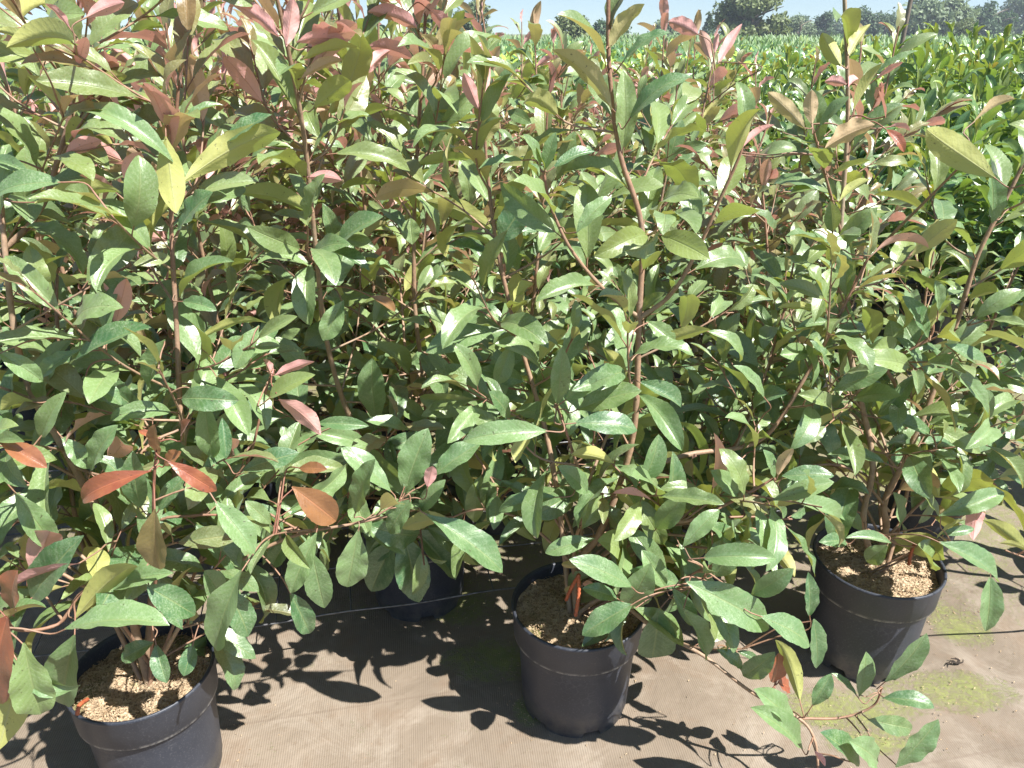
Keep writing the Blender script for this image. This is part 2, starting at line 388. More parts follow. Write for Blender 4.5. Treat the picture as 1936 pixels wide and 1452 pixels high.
RIM = lathe([(.1265, .1825), (.1345, .1795), (.1372, .182), (.1395, .236), (.1418, .241), (.1428, .2445), (.1418, .2475), (.1390, .2480), (.1362, .2465), (.1345, .240), (.1310, .19), (.1225, .14)], 96)
def make_pot(parent):
    V, Q = POT_BODY; V2, Q2 = lathe(POT_FLOOR, 48)
    po = nmesh('pot', np.concatenate([V, V2]), np.concatenate([Q, Q2 + len(V)]), M_POT, parent=parent)
    nmesh('rim', *RIM, M_POT, parent=po); return po
def make_compost(parent, seed, chips=3000, z0=.243):
    r_ = np.random.RandomState(seed); nr, na = 16, 48
    V = []; ph = r_.rand(6) * 6.28
    for i in range(nr + 1):
        r = .1338 * i / nr
        a = np.arange(na) * 2 * np.pi / na
        x, y = r * np.cos(a), r * np.sin(a)
        z = z0 + .006 * np.sin(x * 38 + ph[0]) * np.cos(y * 33 + ph[1]) + .004 * np.sin(x * 90 + y * 60 + ph[2]) + .0016 * r_.randn(na)
        V.append(np.stack([x, y, z], 1))
    V = np.concatenate(V); i = np.arange(nr)[:, None] * na; j = np.arange(na)[None, :]; j2 = (j + 1) % na
    Q = np.stack([i + j, i + j2, i + na + j2, i + na + j], -1).reshape(-1, 4)
    co = nmesh('compost', V, Q, M_COMP, parent=parent)
    # loose chips lying on it: one countless litter mesh
    k = chips; rr = .130 * np.sqrt(r_.rand(k)); aa = r_.rand(k) * 6.28
    c = np.stack([rr * np.cos(aa), rr * np.sin(aa), z0 + .006 * np.sin(rr * np.cos(aa) * 38 + ph[0]) * np.cos(rr * np.sin(aa) * 33 + ph[1]) + .004 + .003 * r_.rand(k)], 1)
    co2 = chipmesh(c, r_, .0022, .006, 'mulch_flakes', co); co2['kind'] = 'stuff'
    return co
def chipmesh(c, r_, l0, l1, name, parent=None, mat=None):
    k = len(c); u = r_.randn(k, 3); u[:, 2] *= .45; u /= np.linalg.norm(u, axis=1)[:, None]
    v = np.cross(u, r_.randn(k, 3) * .5 + [0, 0, 1]); v /= np.linalg.norm(v, axis=1)[:, None]; w_ = np.cross(u, v)
    l = (l0 + (l1 - l0) * r_.rand(k))[:, None]; b = l * (.15 + .25 * r_.rand(k))[:, None]; t = b * .35
    corners = []
    for sx in (-1, 1):
        for sy in (-1, 1):
            for sz in (-1, 1): corners.append(c + u * l * sx * .5 + v * b * sy * .5 + w_ * t * sz * .5)
    V = np.stack(corners, 1).reshape(-1, 3)
    q = np.array([[0, 1, 3, 2], [4, 6, 7, 5], [0, 4, 5, 1], [2, 3, 7, 6], [0, 2, 6, 4], [1, 5, 7, 3]])
    Q = (q[None] + (np.arange(k) * 8)[:, None, None]).reshape(-1, 4)
    return nmesh(name, V, Q, mat or M_CHIP, parent=parent, smooth=False)

# ------------------------------------------------------------------ front plants traced from the photograph
PLANTS = {}
class Plant:
    def __init__(s, key, loc, label, seed, ps=1., nv=20, name='potted_photinia', group='potted photinias of the front row'):
        s.loc = np.array([loc[0], loc[1], 0.]); s.root = empty(name, s.loc)
        tag(s.root, label, 'potted plant', group)
        make_pot(s.root).scale = (ps, ps, 1); make_compost(s.root, seed).scale = (ps, ps, 1); POTS.append(s.loc[:2])
        s.LV = Leaves(); s.TB = Tubes(); s.samples = []; s.nv = nv; PLANTS[key] = s
        s.r = np.random.RandomState(seed)
    def trace(s, pts, r=(.006, .003), age=(1, .6), clothed=None, root=False, **kw):
        w_ = [P(*p) for p in pts]
        if root: w_ = [s.loc + np.array([s.r.uniform(-.02, .02), s.r.uniform(-.02, .02), .236])] + w_
        sp_ = spline(w_, 8); t = Tubes()
        rr = .8 * np.linspace(r[0], r[1], len(sp_)) * (1 + .05 * s.r.randn(len(sp_)))
        t.add(sp_, rr, age, 9); s.samples.append(sp_)
        LT = Tubes()
        if clothed: clothe(sp_, s.LV, t, t0=clothed[0], t1=clothed[1], **kw)
        t.build('stem', M_BARK, s.root, s.loc)
        return sp_
    def shoots(s, sp_, n, t0=.2, t1=.9, L=(.18, .35), rise=(.5, 1.0), red=.15, **kw):
        for k in range(n):
            f = t0 + (t1 - t0) * (k + s.r.rand()) / n; i = int(f * (len(sp_) - 2)); at = sp_[i]; T = unit(sp_[i + 1] - sp_[i])
            az = k * 2.4 + s.r.rand() * 1.; o = np.array([math.cos(az), math.sin(az), 0]); el = s.r.uniform(*rise)
            d = unit(o * math.cos(el) + np.array([0, 0, 1]) * math.sin(el)); l = s.r.uniform(*L)
            p1 = at + d * l * .5 + s.r.randn(3) * .008; p2 = at + d * l + np.array([0, 0, .12 * l]) + s.r.randn(3) * .012
            q = spline([at, p1, p2], 6); rt = red if s.r.rand() < .75 else min(1, red * 4)
            BT = Tubes(); BT.add(q, [.0024, .0019, .0014], age=(.8, .2), sides=6); s.samples.append(q)
            clothe(q, s.LV, BT, t0=.25, redtip=rt, **{**dict(ln=(.10, .148), step=.038), **kw}); BT.build('branch', M_BARK, s.root, s.loc)
    def skirt(s, n, a0, a1, L=(.16, .32), z=(.24, .5), red=.06):
        for k in range(n):
            az = a0 + (a1 - a0) * (k + s.r.rand()) / n; o = np.array([math.cos(az), math.sin(az), 0]); at = s.loc + o * .03 + [0, 0, s.r.uniform(*z)]
            l = s.r.uniform(*L); q = spline([s.loc + [0, 0, at[2] - .06 if at[2] > .3 else .22], at + o * l * .35 + [0, 0, .05], at + o * l * .75 + [0, 0, .07], at + o * l * 1.1 + [0, 0, s.r.uniform(-.02, .1)]], 5)
            BT = Tubes(); BT.add(q, [.0034, .002], age=(.8, .1), sides=6); s.samples.append(q)
            clothe(q, s.LV, BT, t0=.35, redtip=red, step=.038, ln=(.12, .17)); BT.build('branch', M_BARK, s.root, s.loc)
    def leaf(s, x0, y0, x1, y1, Y, side='t', wr=.40, arch=.8, dY=0., roll=0., young=0., pink=0., yel=0., rnd=None, fold=.2, wave=.06, twist=0):
        b = P(x0, y0, Y); e = P(x1, y1, Y + dY); ch = e - b; L = np.linalg.norm(ch); c = unit(ch)
        ref = np.array([.12, -.55, .83]) if side == 't' else np.array([-.05, .80, .50])
        n = ref - c * np.dot(ref, c)
        if np.linalg.norm(n) < .2: n = np.array([0, 0, 1.]) - c * c[2]
        n = unit(n)
        if roll:
            sv = np.cross(c, n); n = unit(n * math.cos(roll) + sv * math.sin(roll))
        h = arch * .52; d0 = unit(c * math.cos(h) + n * math.sin(h)); n0 = unit(n * math.cos(h) - c * math.sin(h))
        ln = L * (arch / 2 / math.sin(arch / 2) if arch > .01 else 1)
        s.LV.add(b, d0, n0, ln, ln * wr * .96, bend=arch, fold=fold, wave=wave, twist=twist, young=young, pink=pink, yel=yel, rnd=rnd)
        # petiole back to the nearest stem
        al = np.concatenate(s.samples); dist = np.linalg.norm(al - b, axis=1) + np.maximum(0, al[:, 2] - b[2]) * .6; k = int(np.argmin(dist)); q = al[k]
        D = np.linalg.norm(q - b)
        if D < .004: return
        m1 = b - d0 * min(.03, D * .4)
        if np.dot(q - b, d0) > -.3 * D: m1 = b * .6 + q * .4 - d0 * .008 + np.array([0, 0, .004])
        if D > .16: q = b - d0 * .05 - np.array([0, 0, .05])
        rr = .0011 if D < .06 else .0014
        red = max(.0, .35 - young)
        s.TB.add(spline([q, (q * .45 + m1 * .55) + np.array([0, 0, .004]), m1, b + d0 * .004], 4), [rr * 1.3, rr, .0011], age=(red, red * .4), sides=5)
    def finish(s):
        s.TB.build('leaf_stalks', M_BARK, s.root, s.loc)
        s.LV.build('foliage', M_LEAF, s.nv, 6, s.root, s.loc, IS_OLD)
        s.LV.build('young_leaves', M_LEAF, s.nv, 6, s.root, s.loc, IS_YOUNG)

def gp(px, py, z=.27): g = ground_pt(px, py, z); return (g[0], g[1])
A = Plant('A', gp(268, 1264), 'photinia in the lower left black pot, with glossy bronze red new leaves', 1, .93)
C = Plant('C', gp(1093, 1140), 'photinia in the middle front black pot, tall forked trunk above straw coloured mulch', 2)
D = Plant('D', gp(1660, 1056), 'photinia in the right front pot, bare brown trunks in a V, moss by its base', 3)
g2 = ground_pt(785, 1178)
B = Plant('B', (g2[0], g2[1] + .115), 'photinia whose shaded pot stands behind the wire between left and middle front pots', 4)
E = Plant('E', (-1.50, 1.02), 'photinia at the left edge of the picture, slender trunks and red leaves reaching into frame', 5)
G = Plant('G', (1.72, 1.66), 'photinia beyond the right edge, its leafy twigs hanging in over the sunlit matting', 6)

# --- A
a1 = A.trace([(300, 1010, 1.16), (345, 850, 1.20), (340, 760, 1.22), (333, 600, 1.24), (324, 430, 1.26), (328, 300, 1.27), (337, 170, 1.27)], (.0085, .003), (1, .1), (.68, 1.), True, redtip=.7, step=.05, ln=(.10, .13))
a2 = A.trace([(215, 1040, 1.12), (160, 920, 1.14), (110, 830, 1.15), (60, 745, 1.16), (30, 640, 1.17), (12, 500, 1.18), (2, 380, 1.2)], (.0095, .005), (1, .8), (.45, 1.), True, step=.06)
a3 = A.trace([(330, 1200, 1.1), (385, 1108, 1.11), (450, 1062, 1.12), (560, 1012, 1.13), (680, 988, 1.14), (790, 962, 1.16)], (.0055, .0025), (.95, .3), None, True)
a4 = A.trace([(295, 1075, 1.03), (290, 960, 1.00), (294, 870, .99), (300, 835, .99)], (.0036, .0022), (.25, 0), None, True)
a5 = A.trace([(150, 1010, 1.2), (128, 800, 1.28), (108, 610, 1.32), (108, 520, 1.34)], (.006, .0035), (.6, .2), (.4, 1.), True, step=.045)
a6 = A.trace([(180, 1120, 1.0), (110, 1180, .96), (30, 1190, .92), (8, 1150, .91)], (.004, .0028), (.4, 0.), None, True)
a7 = A.trace([(420, 960, 1.2), (470, 870, 1.22), (505, 730, 1.24), (520, 700, 1.24)], (.004, .002), (.5, 0), (.35, .75), True, step=.05, redtip=.1)
for q, n, lo, hi in ((a1, 9, .12, .75), (a2, 7, .15, .9), (a5, 5, .3, .9)): A.shoots(q, n, lo, hi, L=(.14, .30), rise=(.2, .95), red=.12)
# --- B : second row, stems at x 600 and 790
b1 = B.trace([(765, 960, 1.62), (700, 860, 1.58), (650, 760, 1.54), (615, 630, 1.5), (598, 480, 1.46), (575, 260, 1.42), (548, 110, 1.38), (520, -20, 1.35)], (.009, .004), (1, .35), (.55, 1.), True, redtip=.5, step=.055, ln=(.11, .15))
b2 = B.trace([(805, 900, 1.66), (803, 740, 1.68), (785, 590, 1.7), (783, 420, 1.7), (790, 260, 1.7), (800, 120, 1.7), (806, -30, 1.7)], (.0085, .0035), (1, .0), (.5, 1.), True, redtip=.9, step=.055, ln=(.11, .15))
b3 = B.trace([(790, 1000, 1.6), (770, 985, 1.45)], (.005, .003), (.8, .6), None, True)
for q, n, lo, hi in ((b1, 10, .15, .8), (b2, 10, .15, .8)): B.shoots(q, n, lo, hi, L=(.16, .34), rise=(.2, .95), red=.16)
# --- C
c1 = C.trace([(1090, 1070, 1.31), (1130, 1015, 1.31), (1172, 915, 1.32), (1200, 800, 1.33), (1208, 600, 1.34), (1213, 430, 1.35), (1172, 290, 1.35), (1152, 130, 1.35), (1150, -20, 1.35)], (.0105, .004), (1, .2), (.62, 1.), True, redtip=.55, step=.06, ln=(.11, .14))
c2 = C.trace([(1085, 1040, 1.28), (1108, 950, 1.26), (1078, 840, 1.23), (1052, 765, 1.22)], (.0055, .0028), (.8, 0.), None, True)
c3 = C.trace([(1060, 980, 1.34), (1035, 830, 1.38), (1012, 745, 1.4), (975, 620, 1.41), (940, 470, 1.42), (922, 330, 1.42), (915, 230, 1.42)], (.008, .003), (1, .2), (.45, 1.), True, redtip=.25, step=.05, ln=(.10, .14))
c4 = C.trace([(1208, 600, 1.34), (1150, 555, 1.32), (1085, 480, 1.3), (1045, 400, 1.29), (1028, 330, 1.28)], (.005, .0025), (.9, .1), (.3, 1.), step=.055)
c5 = C.trace([(1208, 602, 1.34), (1270, 555, 1.33), (1320, 470, 1.32), (1360, 380, 1.31), (1400, 290, 1.3), (1405, 250, 1.3)], (.0055, .0025), (.95, .1), (.3, 1.), step=.05)
c6 = C.trace([(1150, 1130, 1.27), (1240, 1190, 1.22), (1330, 1240, 1.17), (1420, 1308, 1.12), (1510, 1358, 1.09), (1540, 1400, 1.06), (1548, 1470, 1.03)], (.006, .003), (.9, .5), None, True)
c7 = C.trace([(1510, 1358, 1.09), (1590, 1357, 1.09), (1650, 1335, 1.09), (1668, 1300, 1.09)], (.0035, .0022), (.5, .1), None)
c8 = C.trace([(1130, 1030, 1.31), (1230, 985, 1.27), (1300, 985, 1.24), (1400, 940, 1.24), (1462, 905, 1.24)], (.0055, .003), (.9, .1), None)
c9 = C.trace([(1195, 1115, 1.25), (1262, 1110, 1.22), (1330, 1075, 1.19), (1410, 1050, 1.17)], (.004, .0025), (.5, .1), (.3, 1.), True, step=.05)
c10 = C.trace([(1180, 900, 1.33), (1300, 860, 1.37), (1440, 830, 1.40), (1530, 700, 1.42), (1600, 570, 1.43), (1645, 480, 1.43)], (.0075, .003), (.9, .1), (.35, 1.), step=.055, redtip=.2)
for q, n, lo, hi in ((c1, 10, .2, .85), (c3, 8, .2, .9), (c10, 6, .3, .9), (c2, 2, .3, .7), (c8, 3, .3, .9)): C.shoots(q, n, lo, hi, L=(.12, .26), rise=(.15, .95), red=.10)
# --- D
d1 = D.trace([(1675, 1000, 1.46), (1672, 950, 1.46), (1705, 880, 1.46), (1745, 790, 1.47), (1775, 710, 1.48), (1815, 590, 1.48), (1850, 480, 1.48), (1900, 380, 1.48), (1950, 280, 1.48)], (.0105, .004), (1, .5), (.4, 1.), True, step=.055, ln=(.11, .14))
d2 = D.trace([(1632, 985, 1.44), (1650, 870, 1.46), (1618, 720, 1.5), (1595, 600, 1.52), (1590, 440, 1.54), (1603, 220, 1.55), (1596, -30, 1.55)], (.0095, .0045), (1, .9), (.62, .96), True, step=.085, ln=(.11, .15))
d3 = D.trace([(1720, 900, 1.5), (1700, 750, 1.42), (1680, 690, 1.42), (1755, 640, 1.4), (1765, 600, 1.4)], (.006, .003), (.9, .1), (.6, 1.), True, step=.04, ln=(.09, .12))
d4 = D.trace([(1740, 1040, 1.42), (1700, 1030, 1.38), (1640, 1000, 1.35)], (.003, .002), (.4, .2), None, True)
d5 = D.trace([(1730, 1040, 1.42), (1765, 1020, 1.38), (1800, 1030, 1.34)], (.003, .002), (.4, .2), None, True)
d6 = D.trace([(1590, 440, 1.54), (1560, 330, 1.5), (1535, 235, 1.48)], (.004, .0025), (.4, .1), (.3, 1.), step=.05)
d7 = D.trace([(1660, 470, 1.6), (1760, 370, 1.52), (1840, 290, 1.45)], (.004, .0025), (.8, .3), None)
for q, n, lo, hi in ((d1, 8, .25, .9), (d2, 5, .15, .75), (d3, 3, .3, .8)): D.shoots(q, n, lo, hi, L=(.12, .26), rise=(.2, .95), red=.10)
# --- E (root out of frame on the left) and G (root out of frame on the right)
e1 = E.trace([(-250, 900, 1.15), (-120, 600, 1.3), (60, 420, 1.38), (110, 300, 1.4), (138, 190, 1.4), (148, 60, 1.4), (150, -30, 1.4)], (.009, .0035), (1, 0), (.35, 1.), True, redtip=.8, step=.055, ln=(.11, .14))
e2 = E.trace([(-180, 1000, 1.0), (-60, 900, .98), (-10, 840, .96)], (.006, .003), (.8, .2), (.4, 1.), True)
E.shoots(e1, 9, .2, .85, red=.25)
g1 = G.trace([(2150, 900, 1.6), (2100, 600, 1.62), (2060, 300, 1.62)], (.009, .004), (1, .3), (.3, 1.), True, step=.045)
g2_ = G.trace([(2100, 1130, 1.5), (1990, 1075, 1.4), (1900, 1040, 1.34)], (.005, .002), (.8, .2), None, True)
G.shoots(g1, 9, .1, .9, red=.1)

A.skirt(14, -.1, 3.3, z=(.33, .72)); A.shoots(a2, 7, .0, .45, L=(.12, .22), rise=(-.1, .7)); A.shoots(a6, 3, .2, .9, L=(.06, .12), rise=(.1, .9)); A.shoots(a3, 6, .1, .95, L=(.06, .13), rise=(.1, .9)); A.shoots(a1, 6, .1, .5, L=(.14, .26), rise=(0, .6)); A.shoots(a1, 5, .72, .98, L=(.08, .16), red=1.); B.shoots(b1, 6, .7, .97, L=(.10, .2), red=1.); B.shoots(b2, 6, .65, .97, L=(.10, .2), red=1.); E.shoots(e1, 7, .6, .97, L=(.1, .2), red=1.); B.skirt(20, 0, 6.28, z=(.3, .75), L=(.2, .36)); B.shoots(b1, 6, .02, .4, L=(.14, .28), rise=(-.1, .6)); B.shoots(b2, 6, .02, .4, L=(.14, .28), rise=(-.1, .6)); C.shoots(c3, 5, .05, .4, L=(.12, .24), rise=(-.1, .6)); D.shoots(d2, 5, .1, .5, L=(.12, .26), rise=(-.1, .6)); D.shoots(d1, 4, .1, .5, L=(.12, .24), rise=(-.1, .6)); C.skirt(7, .0, 3.4, z=(.28, .6)); C.skirt(6, -.35, .5, z=(.3, .42), L=(.2, .38)); C.shoots(c9, 4, .2, .95, L=(.06, .13), rise=(.1, .8)); C.shoots(c6, 3, .1, .5, L=(.07, .14), rise=(.1, .8)); C.shoots(c8, 4, .4, .98, L=(.07, .14), rise=(.1, .8)); D.skirt(7, .2, 3.4, z=(.35, .6)); E.skirt(14, -1., 1.5, L=(.25, .6), z=(.3, .8))
PK = dict(pink=1.); RD = dict(young=1., pink=.9); OR = dict(young=.8, pink=.5, yel=.5)
HAND = [
 (A, [ (138,81,0,103,1.05,'u',.42,1.3), (162,34,238,10,1.2,'u',.46,.7,PK), (133,55,83,8,1.2,'u',.46,.6,PK), (148,127,162,72,1.2,'u',.4,.4,PK),
  (122,207,48,143,1.2,'u',.42,.7), (143,169,98,107,1.22,'t',.4,.6), (327,306,150,235,1.2,'t',.30,1.5), (172,165,241,148,1.25,'u',.42,.9,dict(yel=.2)),
  (334,165,310,110,1.27,'u',.34,.3,dict(young=.9,pink=.9)), (344,162,350,124,1.27,'t',.36,.3,RD), (339,238,425,205,1.25,'t',.36,.8), (332,224,255,163,1.25,'t',.36,1.1),
  (313,258,329,404,1.2,'u',.40,.4,dict(yel=.7)), (334,440,408,368,1.24,'t',.52,.4), (345,345,530,262,1.22,'u',.30,1.3), (428,268,517,218,1.26,'t',.50,.3,dict(rnd=.02)),
  (287,290,222,278,1.24,'u',.5,.9,PK), (125,290,195,270,1.22,'u',.5,.9,PK), (240,345,265,290,1.2,'u',.5,.5,PK), (215,360,150,335,1.2,'u',.46,.8,PK),
  (65,385,224,370,1.15,'u',.30,1.1), (115,345,0,380,1.12,'t',.40,.9), (219,610,238,528,1.16,'u',.34,.3,PK), (216,612,195,535,1.16,'u',.24,.3,PK),
  (143,680,293,620,1.10,'t',.36,.5,dict(rnd=.1)), (155,660,79,720,1.12,'t',.42,.5), (313,642,288,735,1.12,'t',.52,.4,dict(rnd=.9)), (155,715,228,768,1.08,'t',.50,.6),
  (344,570,413,590,1.2,'t',.5,.9), (490,615,445,697,1.2,'t',.52,.3,dict(rnd=.95)), (379,640,503,618,1.2,'u',.25,.8), (513,710,497,678,1.22,'u',.7,.3,dict(young=.7,pink=1.)),
  (520,710,595,685,1.2,'u',.40,.3,PK), (527,755,602,830,1.14,'u',.40,.8,dict(young=.9,pink=.9)), (510,752,600,712,1.16,'t',.44,.6,dict(yel=.7)), (385,750,402,862,1.1,'t',.40,.5),
  (420,790,428,868,1.08,'t',.40,.5), (0,838,88,888,.94,'t',.55,.4,dict(young=.9,pink=.9)), (286,890,172,952,.96,'t',.30,1.1,RD), (317,872,404,930,.96,'t',.32,.8,RD),
  (300,862,293,800,.98,'t',.40,.3,OR), (292,827,262,815,.98,'t',.5,.3,RD), (343,825,362,795,.99,'t',.5,.3,RD), (310,880,345,855,1.0,'t',.6,.4,OR),
  (265,960,255,848,1.02,'t',.40,.4,dict(rnd=.2)), (300,965,355,895,1.02,'t',.44,.4,dict(rnd=.2)), (552,920,632,985,1.1,'t',.56,.5,OR), (565,885,620,890,1.12,'t',.4,.5,OR),
  (115,825,172,885,1.06,'t',.48,.5), (172,893,234,805,1.06,'t',.42,.6), (65,760,2,782,1.1,'u',.55,.6,dict(yel=.4)), (-5,665,78,722,1.04,'t',.52,.6), (458,890,568,860,1.1,'t',.42,.5),
  (28,930,105,1034,.98,'t',.42,.4,dict(rnd=.9)), (293,962,303,1072,.92,'t',.46,.3,dict(young=.45,pink=.4,yel=.5)), (60,1132,166,1008,.95,'t',.40,.4), (182,1100,185,1035,.96,'u',.74,.3,dict(yel=.6)),
  (152,1065,0,1130,.92,'u',.22,.3,PK), (122,1190,332,1185,.86,'t',.38,.75,dict(rnd=.95)), (278,1108,368,1160,.95,'t',.50,.5,dict(rnd=.15)), (457,1078,413,1225,.96,'t',.42,.3,dict(rnd=.95)),
  (140,1172,255,1082,.94,'u',.30,.7), (210,1115,335,1090,.98,'t',.34,.6,dict(rnd=.9)), (45,1215,80,1345,.84,'t',.56,.4,dict(yel=.35,rnd=.8)), (142,1200,127,1328,.90,'t',.46,.3,dict(rnd=.6)),
  (14,1165,5,1325,.84,'t',.44,.4,RD), (25,1160,40,1075,.9,'t',.5,.4,RD), (60,1090,95,1010,.98,'u',.5,.4,dict(young=.9,pink=.9)), (38,1255,-10,1430,.84,'u',.34,.5),
  (290,1215,232,1248,1.02,'t',.66,.4,dict(rnd=.05)), (295,1218,318,1290,1.0,'t',.55,.4,dict(rnd=.05)), (365,1218,348,1278,1.02,'t',.70,.4,dict(rnd=.05)), (599,1007,551,1120,1.08,'t',.42,.3,dict(rnd=.9)),
  (590,1045,613,1147,1.08,'t',.42,.3,dict(rnd=.6)), (407,948,482,1045,1.0,'t',.52,.5,dict(rnd=.9)), (548,1120,582,1197,1.08,'t',.5,.4,dict(rnd=.05)), (678,1000,657,1107,1.12,'t',.50,.3,dict(rnd=.95)),
  (778,945,737,1005,1.14,'t',.6,.4), (805,972,945,1082,1.14,'t',.40,.6,dict(rnd=.4)), (672,970,712,865,1.12,'t',.42,.3), (764,935,812,808,1.16,'t',.50,.4,dict(rnd=.8)), (820,900,912,840,1.16,'t',.52,.4,dict(rnd=.5)),
  (808,922,818,882,1.14,'u',.5,.3,PK), (795,965,845,905,1.16,'t',.45,.5), (740,930,640,850,1.15,'t',.4,.5), (430,1110,470,1200,1.04,'t',.5,.4,dict(rnd=.1)), (420,1130,385,1075,1.04,'t',.5,.4),
  (500,1020,470,940,1.14,'t',.45,.4), (620,990,600,920,1.15,'t',.45,.4), (560,1000,520,1070,1.14,'t',.42,.5,dict(rnd=.1)), (345,1190,300,1130,1.04,'t',.5,.5,dict(rnd=.1)), (230,1180,170,1150,1.0,'t',.5,.5)]),
 (B, [ (527,70,420,3,1.3,'u',.36,.8,PK), (541,88,552,-8,1.3,'u',.46,.3,dict(pink=.95)), (560,80,655,90,1.32,'u',.40,1.1,PK), (568,115,680,100,1.34,'u',.34,.8,dict(yel=.4)),
  (568,150,650,120,1.36,'u',.36,.8,dict(pink=.5)), (580,335,647,345,1.4,'u',.46,.7,dict(young=.5,pink=1.)), (592,205,662,155,1.42,'u',.60,.5,dict(yel=.5)), (585,402,435,375,1.38,'u',.34,1.0),
  (650,568,613,645,1.4,'t',.56,.3,dict(rnd=.9)), (788,52,692,26,1.6,'u',.44,.8,PK), (782,112,695,95,1.6,'u',.50,.9,PK), (810,18,853,70,1.62,'u',.50,.9,dict(young=.5,pink=1.)),
  (822,95,930,125,1.6,'t',.34,1.2,dict(young=.8,pink=1.)), (788,312,898,305,1.62,'u',.30,.6), (805,380,925,445,1.6,'u',.34,1.0,dict(yel=.2)), (780,462,775,412,1.6,'t',.80,.3,dict(yel=.3)),
  (640,460,730,412,1.42,'t',.50,.6), (798,735,915,745,1.5,'u',.42,.9,dict(yel=1.)), (600,800,698,808,1.3,'t',.36,.6), (690,795,770,815,1.32,'t',.40,.7,dict(rnd=.9)),
  (743,1025,705,1117,1.36,'t',.52,.3,dict(rnd=.02)), (765,1015,790,1137,1.36,'t',.52,.3,dict(rnd=.02)), (785,1003,857,1092,1.38,'t',.52,.3,dict(rnd=.02)), (770,1000,700,1060,1.38,'t',.5,.4,dict(rnd=.02)),
  (925,225,905,150,1.6,'u',.4,.5,PK), (690,140,740,95,1.55,'u',.5,.8,PK), (620,215,680,190,1.45,'u',.45,.8), (600,470,700,520,1.42,'t',.42,.7), (700,560,745,590,1.4,'t',.5,.6,dict(young=.7,pink=.8))]),
 (C, [ (915,180,922,107,1.4,'u',.40,.4,PK), (905,207,875,140,1.4,'u',.40,.5,PK), (931,193,991,120,1.38,'t',.40,.4,dict(rnd=.95)), (1157,207,1036,100,1.3,'u',.36,.9,dict(pink=.25)),
  (1153,90,1222,10,1.32,'u',.52,.5,dict(pink=.2)), (1177,118,1270,68,1.3,'t',.36,1.0), (1190,225,1312,152,1.3,'t',.36,1.1), (917,268,928,212,1.38,'u',.80,.3,dict(pink=.15)),
  (988,303,905,322,1.3,'t',.42,.5,dict(rnd=.99)), (933,417,970,400,1.38,'u',.8,.3,dict(yel=.9)), (945,457,1008,363,1.36,'t',.55,.3,dict(rnd=.02)), (843,462,930,492,1.4,'t',.52,.5,dict(rnd=.02)),
  (1088,443,1160,378,1.24,'t',.42,.7,dict(rnd=.95)), (1022,322,985,255,1.28,'t',.42,.5,dict(pink=.2,rnd=.8)), (1030,322,1052,250,1.28,'t',.42,.3,dict(rnd=.9)), (1045,318,1125,290,1.26,'t',.42,.7),
  (970,645,940,728,1.34,'t',.48,.3,dict(rnd=.95,yel=.3)), (970,573,1012,540,1.36,'u',.7,.9,dict(yel=.3)), (1018,685,1073,628,1.34,'u',.54,.5,dict(yel=.25)), (1053,765,1060,652,1.18,'t',.38,.35,dict(rnd=.9)),
  (1068,757,1167,705,1.16,'t',.36,.7,dict(rnd=.9)), (1090,775,1215,740,1.2,'t',.50,.5,dict(yel=.3)), (1085,800,1200,812,1.14,'t',.42,.9,dict(rnd=.1)), (1035,815,876,835,1.1,'t',.32,1.0,dict(rnd=.9)),
  (1005,818,975,876,1.2,'u',.62,.3,dict(yel=.3)), (1222,607,1275,650,1.25,'t',.62,.4,dict(yel=.3)), (1236,655,1345,628,1.24,'u',.34,.5,dict(yel=.3)), (1208,722,1285,770,1.26,'t',.54,.5,dict(rnd=.1)),
  (880,583,950,610,1.36,'t',.34,.6,dict(yel=.3)), (1050,940,948,975,1.2,'t',.38,.9), (1445,752,1383,690,1.3,'t',.40,.4,dict(rnd=.9)), (1125,1018,1032,1048,1.22,'t',.38,.7,dict(rnd=.8)),
  (1195,1110,1070,1063,1.12,'t',.36,.6,dict(rnd=.5)), (1168,1132,1098,1115,1.14,'t',.44,.6,dict(rnd=.1)), (1195,1143,1103,1203,1.10,'t',.50,.4,dict(rnd=.3)), (1198,1148,1288,1220,1.10,'t',.44,.4,dict(yel=.35)),
  (1298,1100,1444,1187,1.04,'t',.36,.6,dict(rnd=.6)), (1330,1055,1466,1067,1.06,'t',.40,1.2,dict(rnd=.7)), (1420,1125,1502,1070,1.06,'t',.42,.6,dict(rnd=.5)), (1290,1035,1362,965,1.12,'t',.40,.7,dict(rnd=.95)),
  (1438,1165,1524,1216,1.04,'t',.42,.5,dict(rnd=.5)), (1530,1165,1525,1080,1.12,'t',.42,.3,dict(rnd=.02)), (1538,1170,1540,1262,1.1,'t',.38,.3,dict(rnd=.15)), (1290,1150,1327,1247,1.06,'t',.42,.4),
  (1405,1278,1468,1230,1.08,'t',.46,.4), (1355,1228,1401,1260,1.08,'t',.44,.6,dict(rnd=.1)), (1672,1290,1750,1193,1.06,'t',.40,.35,dict(rnd=.4)), (1624,1317,1637,1230,1.08,'t',.46,.3,dict(rnd=.8)),
  (1620,1315,1570,1273,1.08,'t',.40,.4), (1668,1320,1762,1337,1.05,'t',.42,1.2,dict(rnd=.1)), (1512,1325,1466,1218,1.06,'u',.34,.9,dict(yel=.3)), (1535,1335,1572,1273,1.08,'t',.56,.4),
  (1503,1375,1417,1307,1.04,'t',.40,.5,dict(rnd=.8)), (1517,1417,1410,1338,1.02,'t',.36,.5,dict(rnd=.8)), (1693,1450,1773,1357,.98,'t',.42,.3,dict(rnd=.5)), (1625,1445,1545,1383,1.0,'t',.46,.4,dict(rnd=.05)),
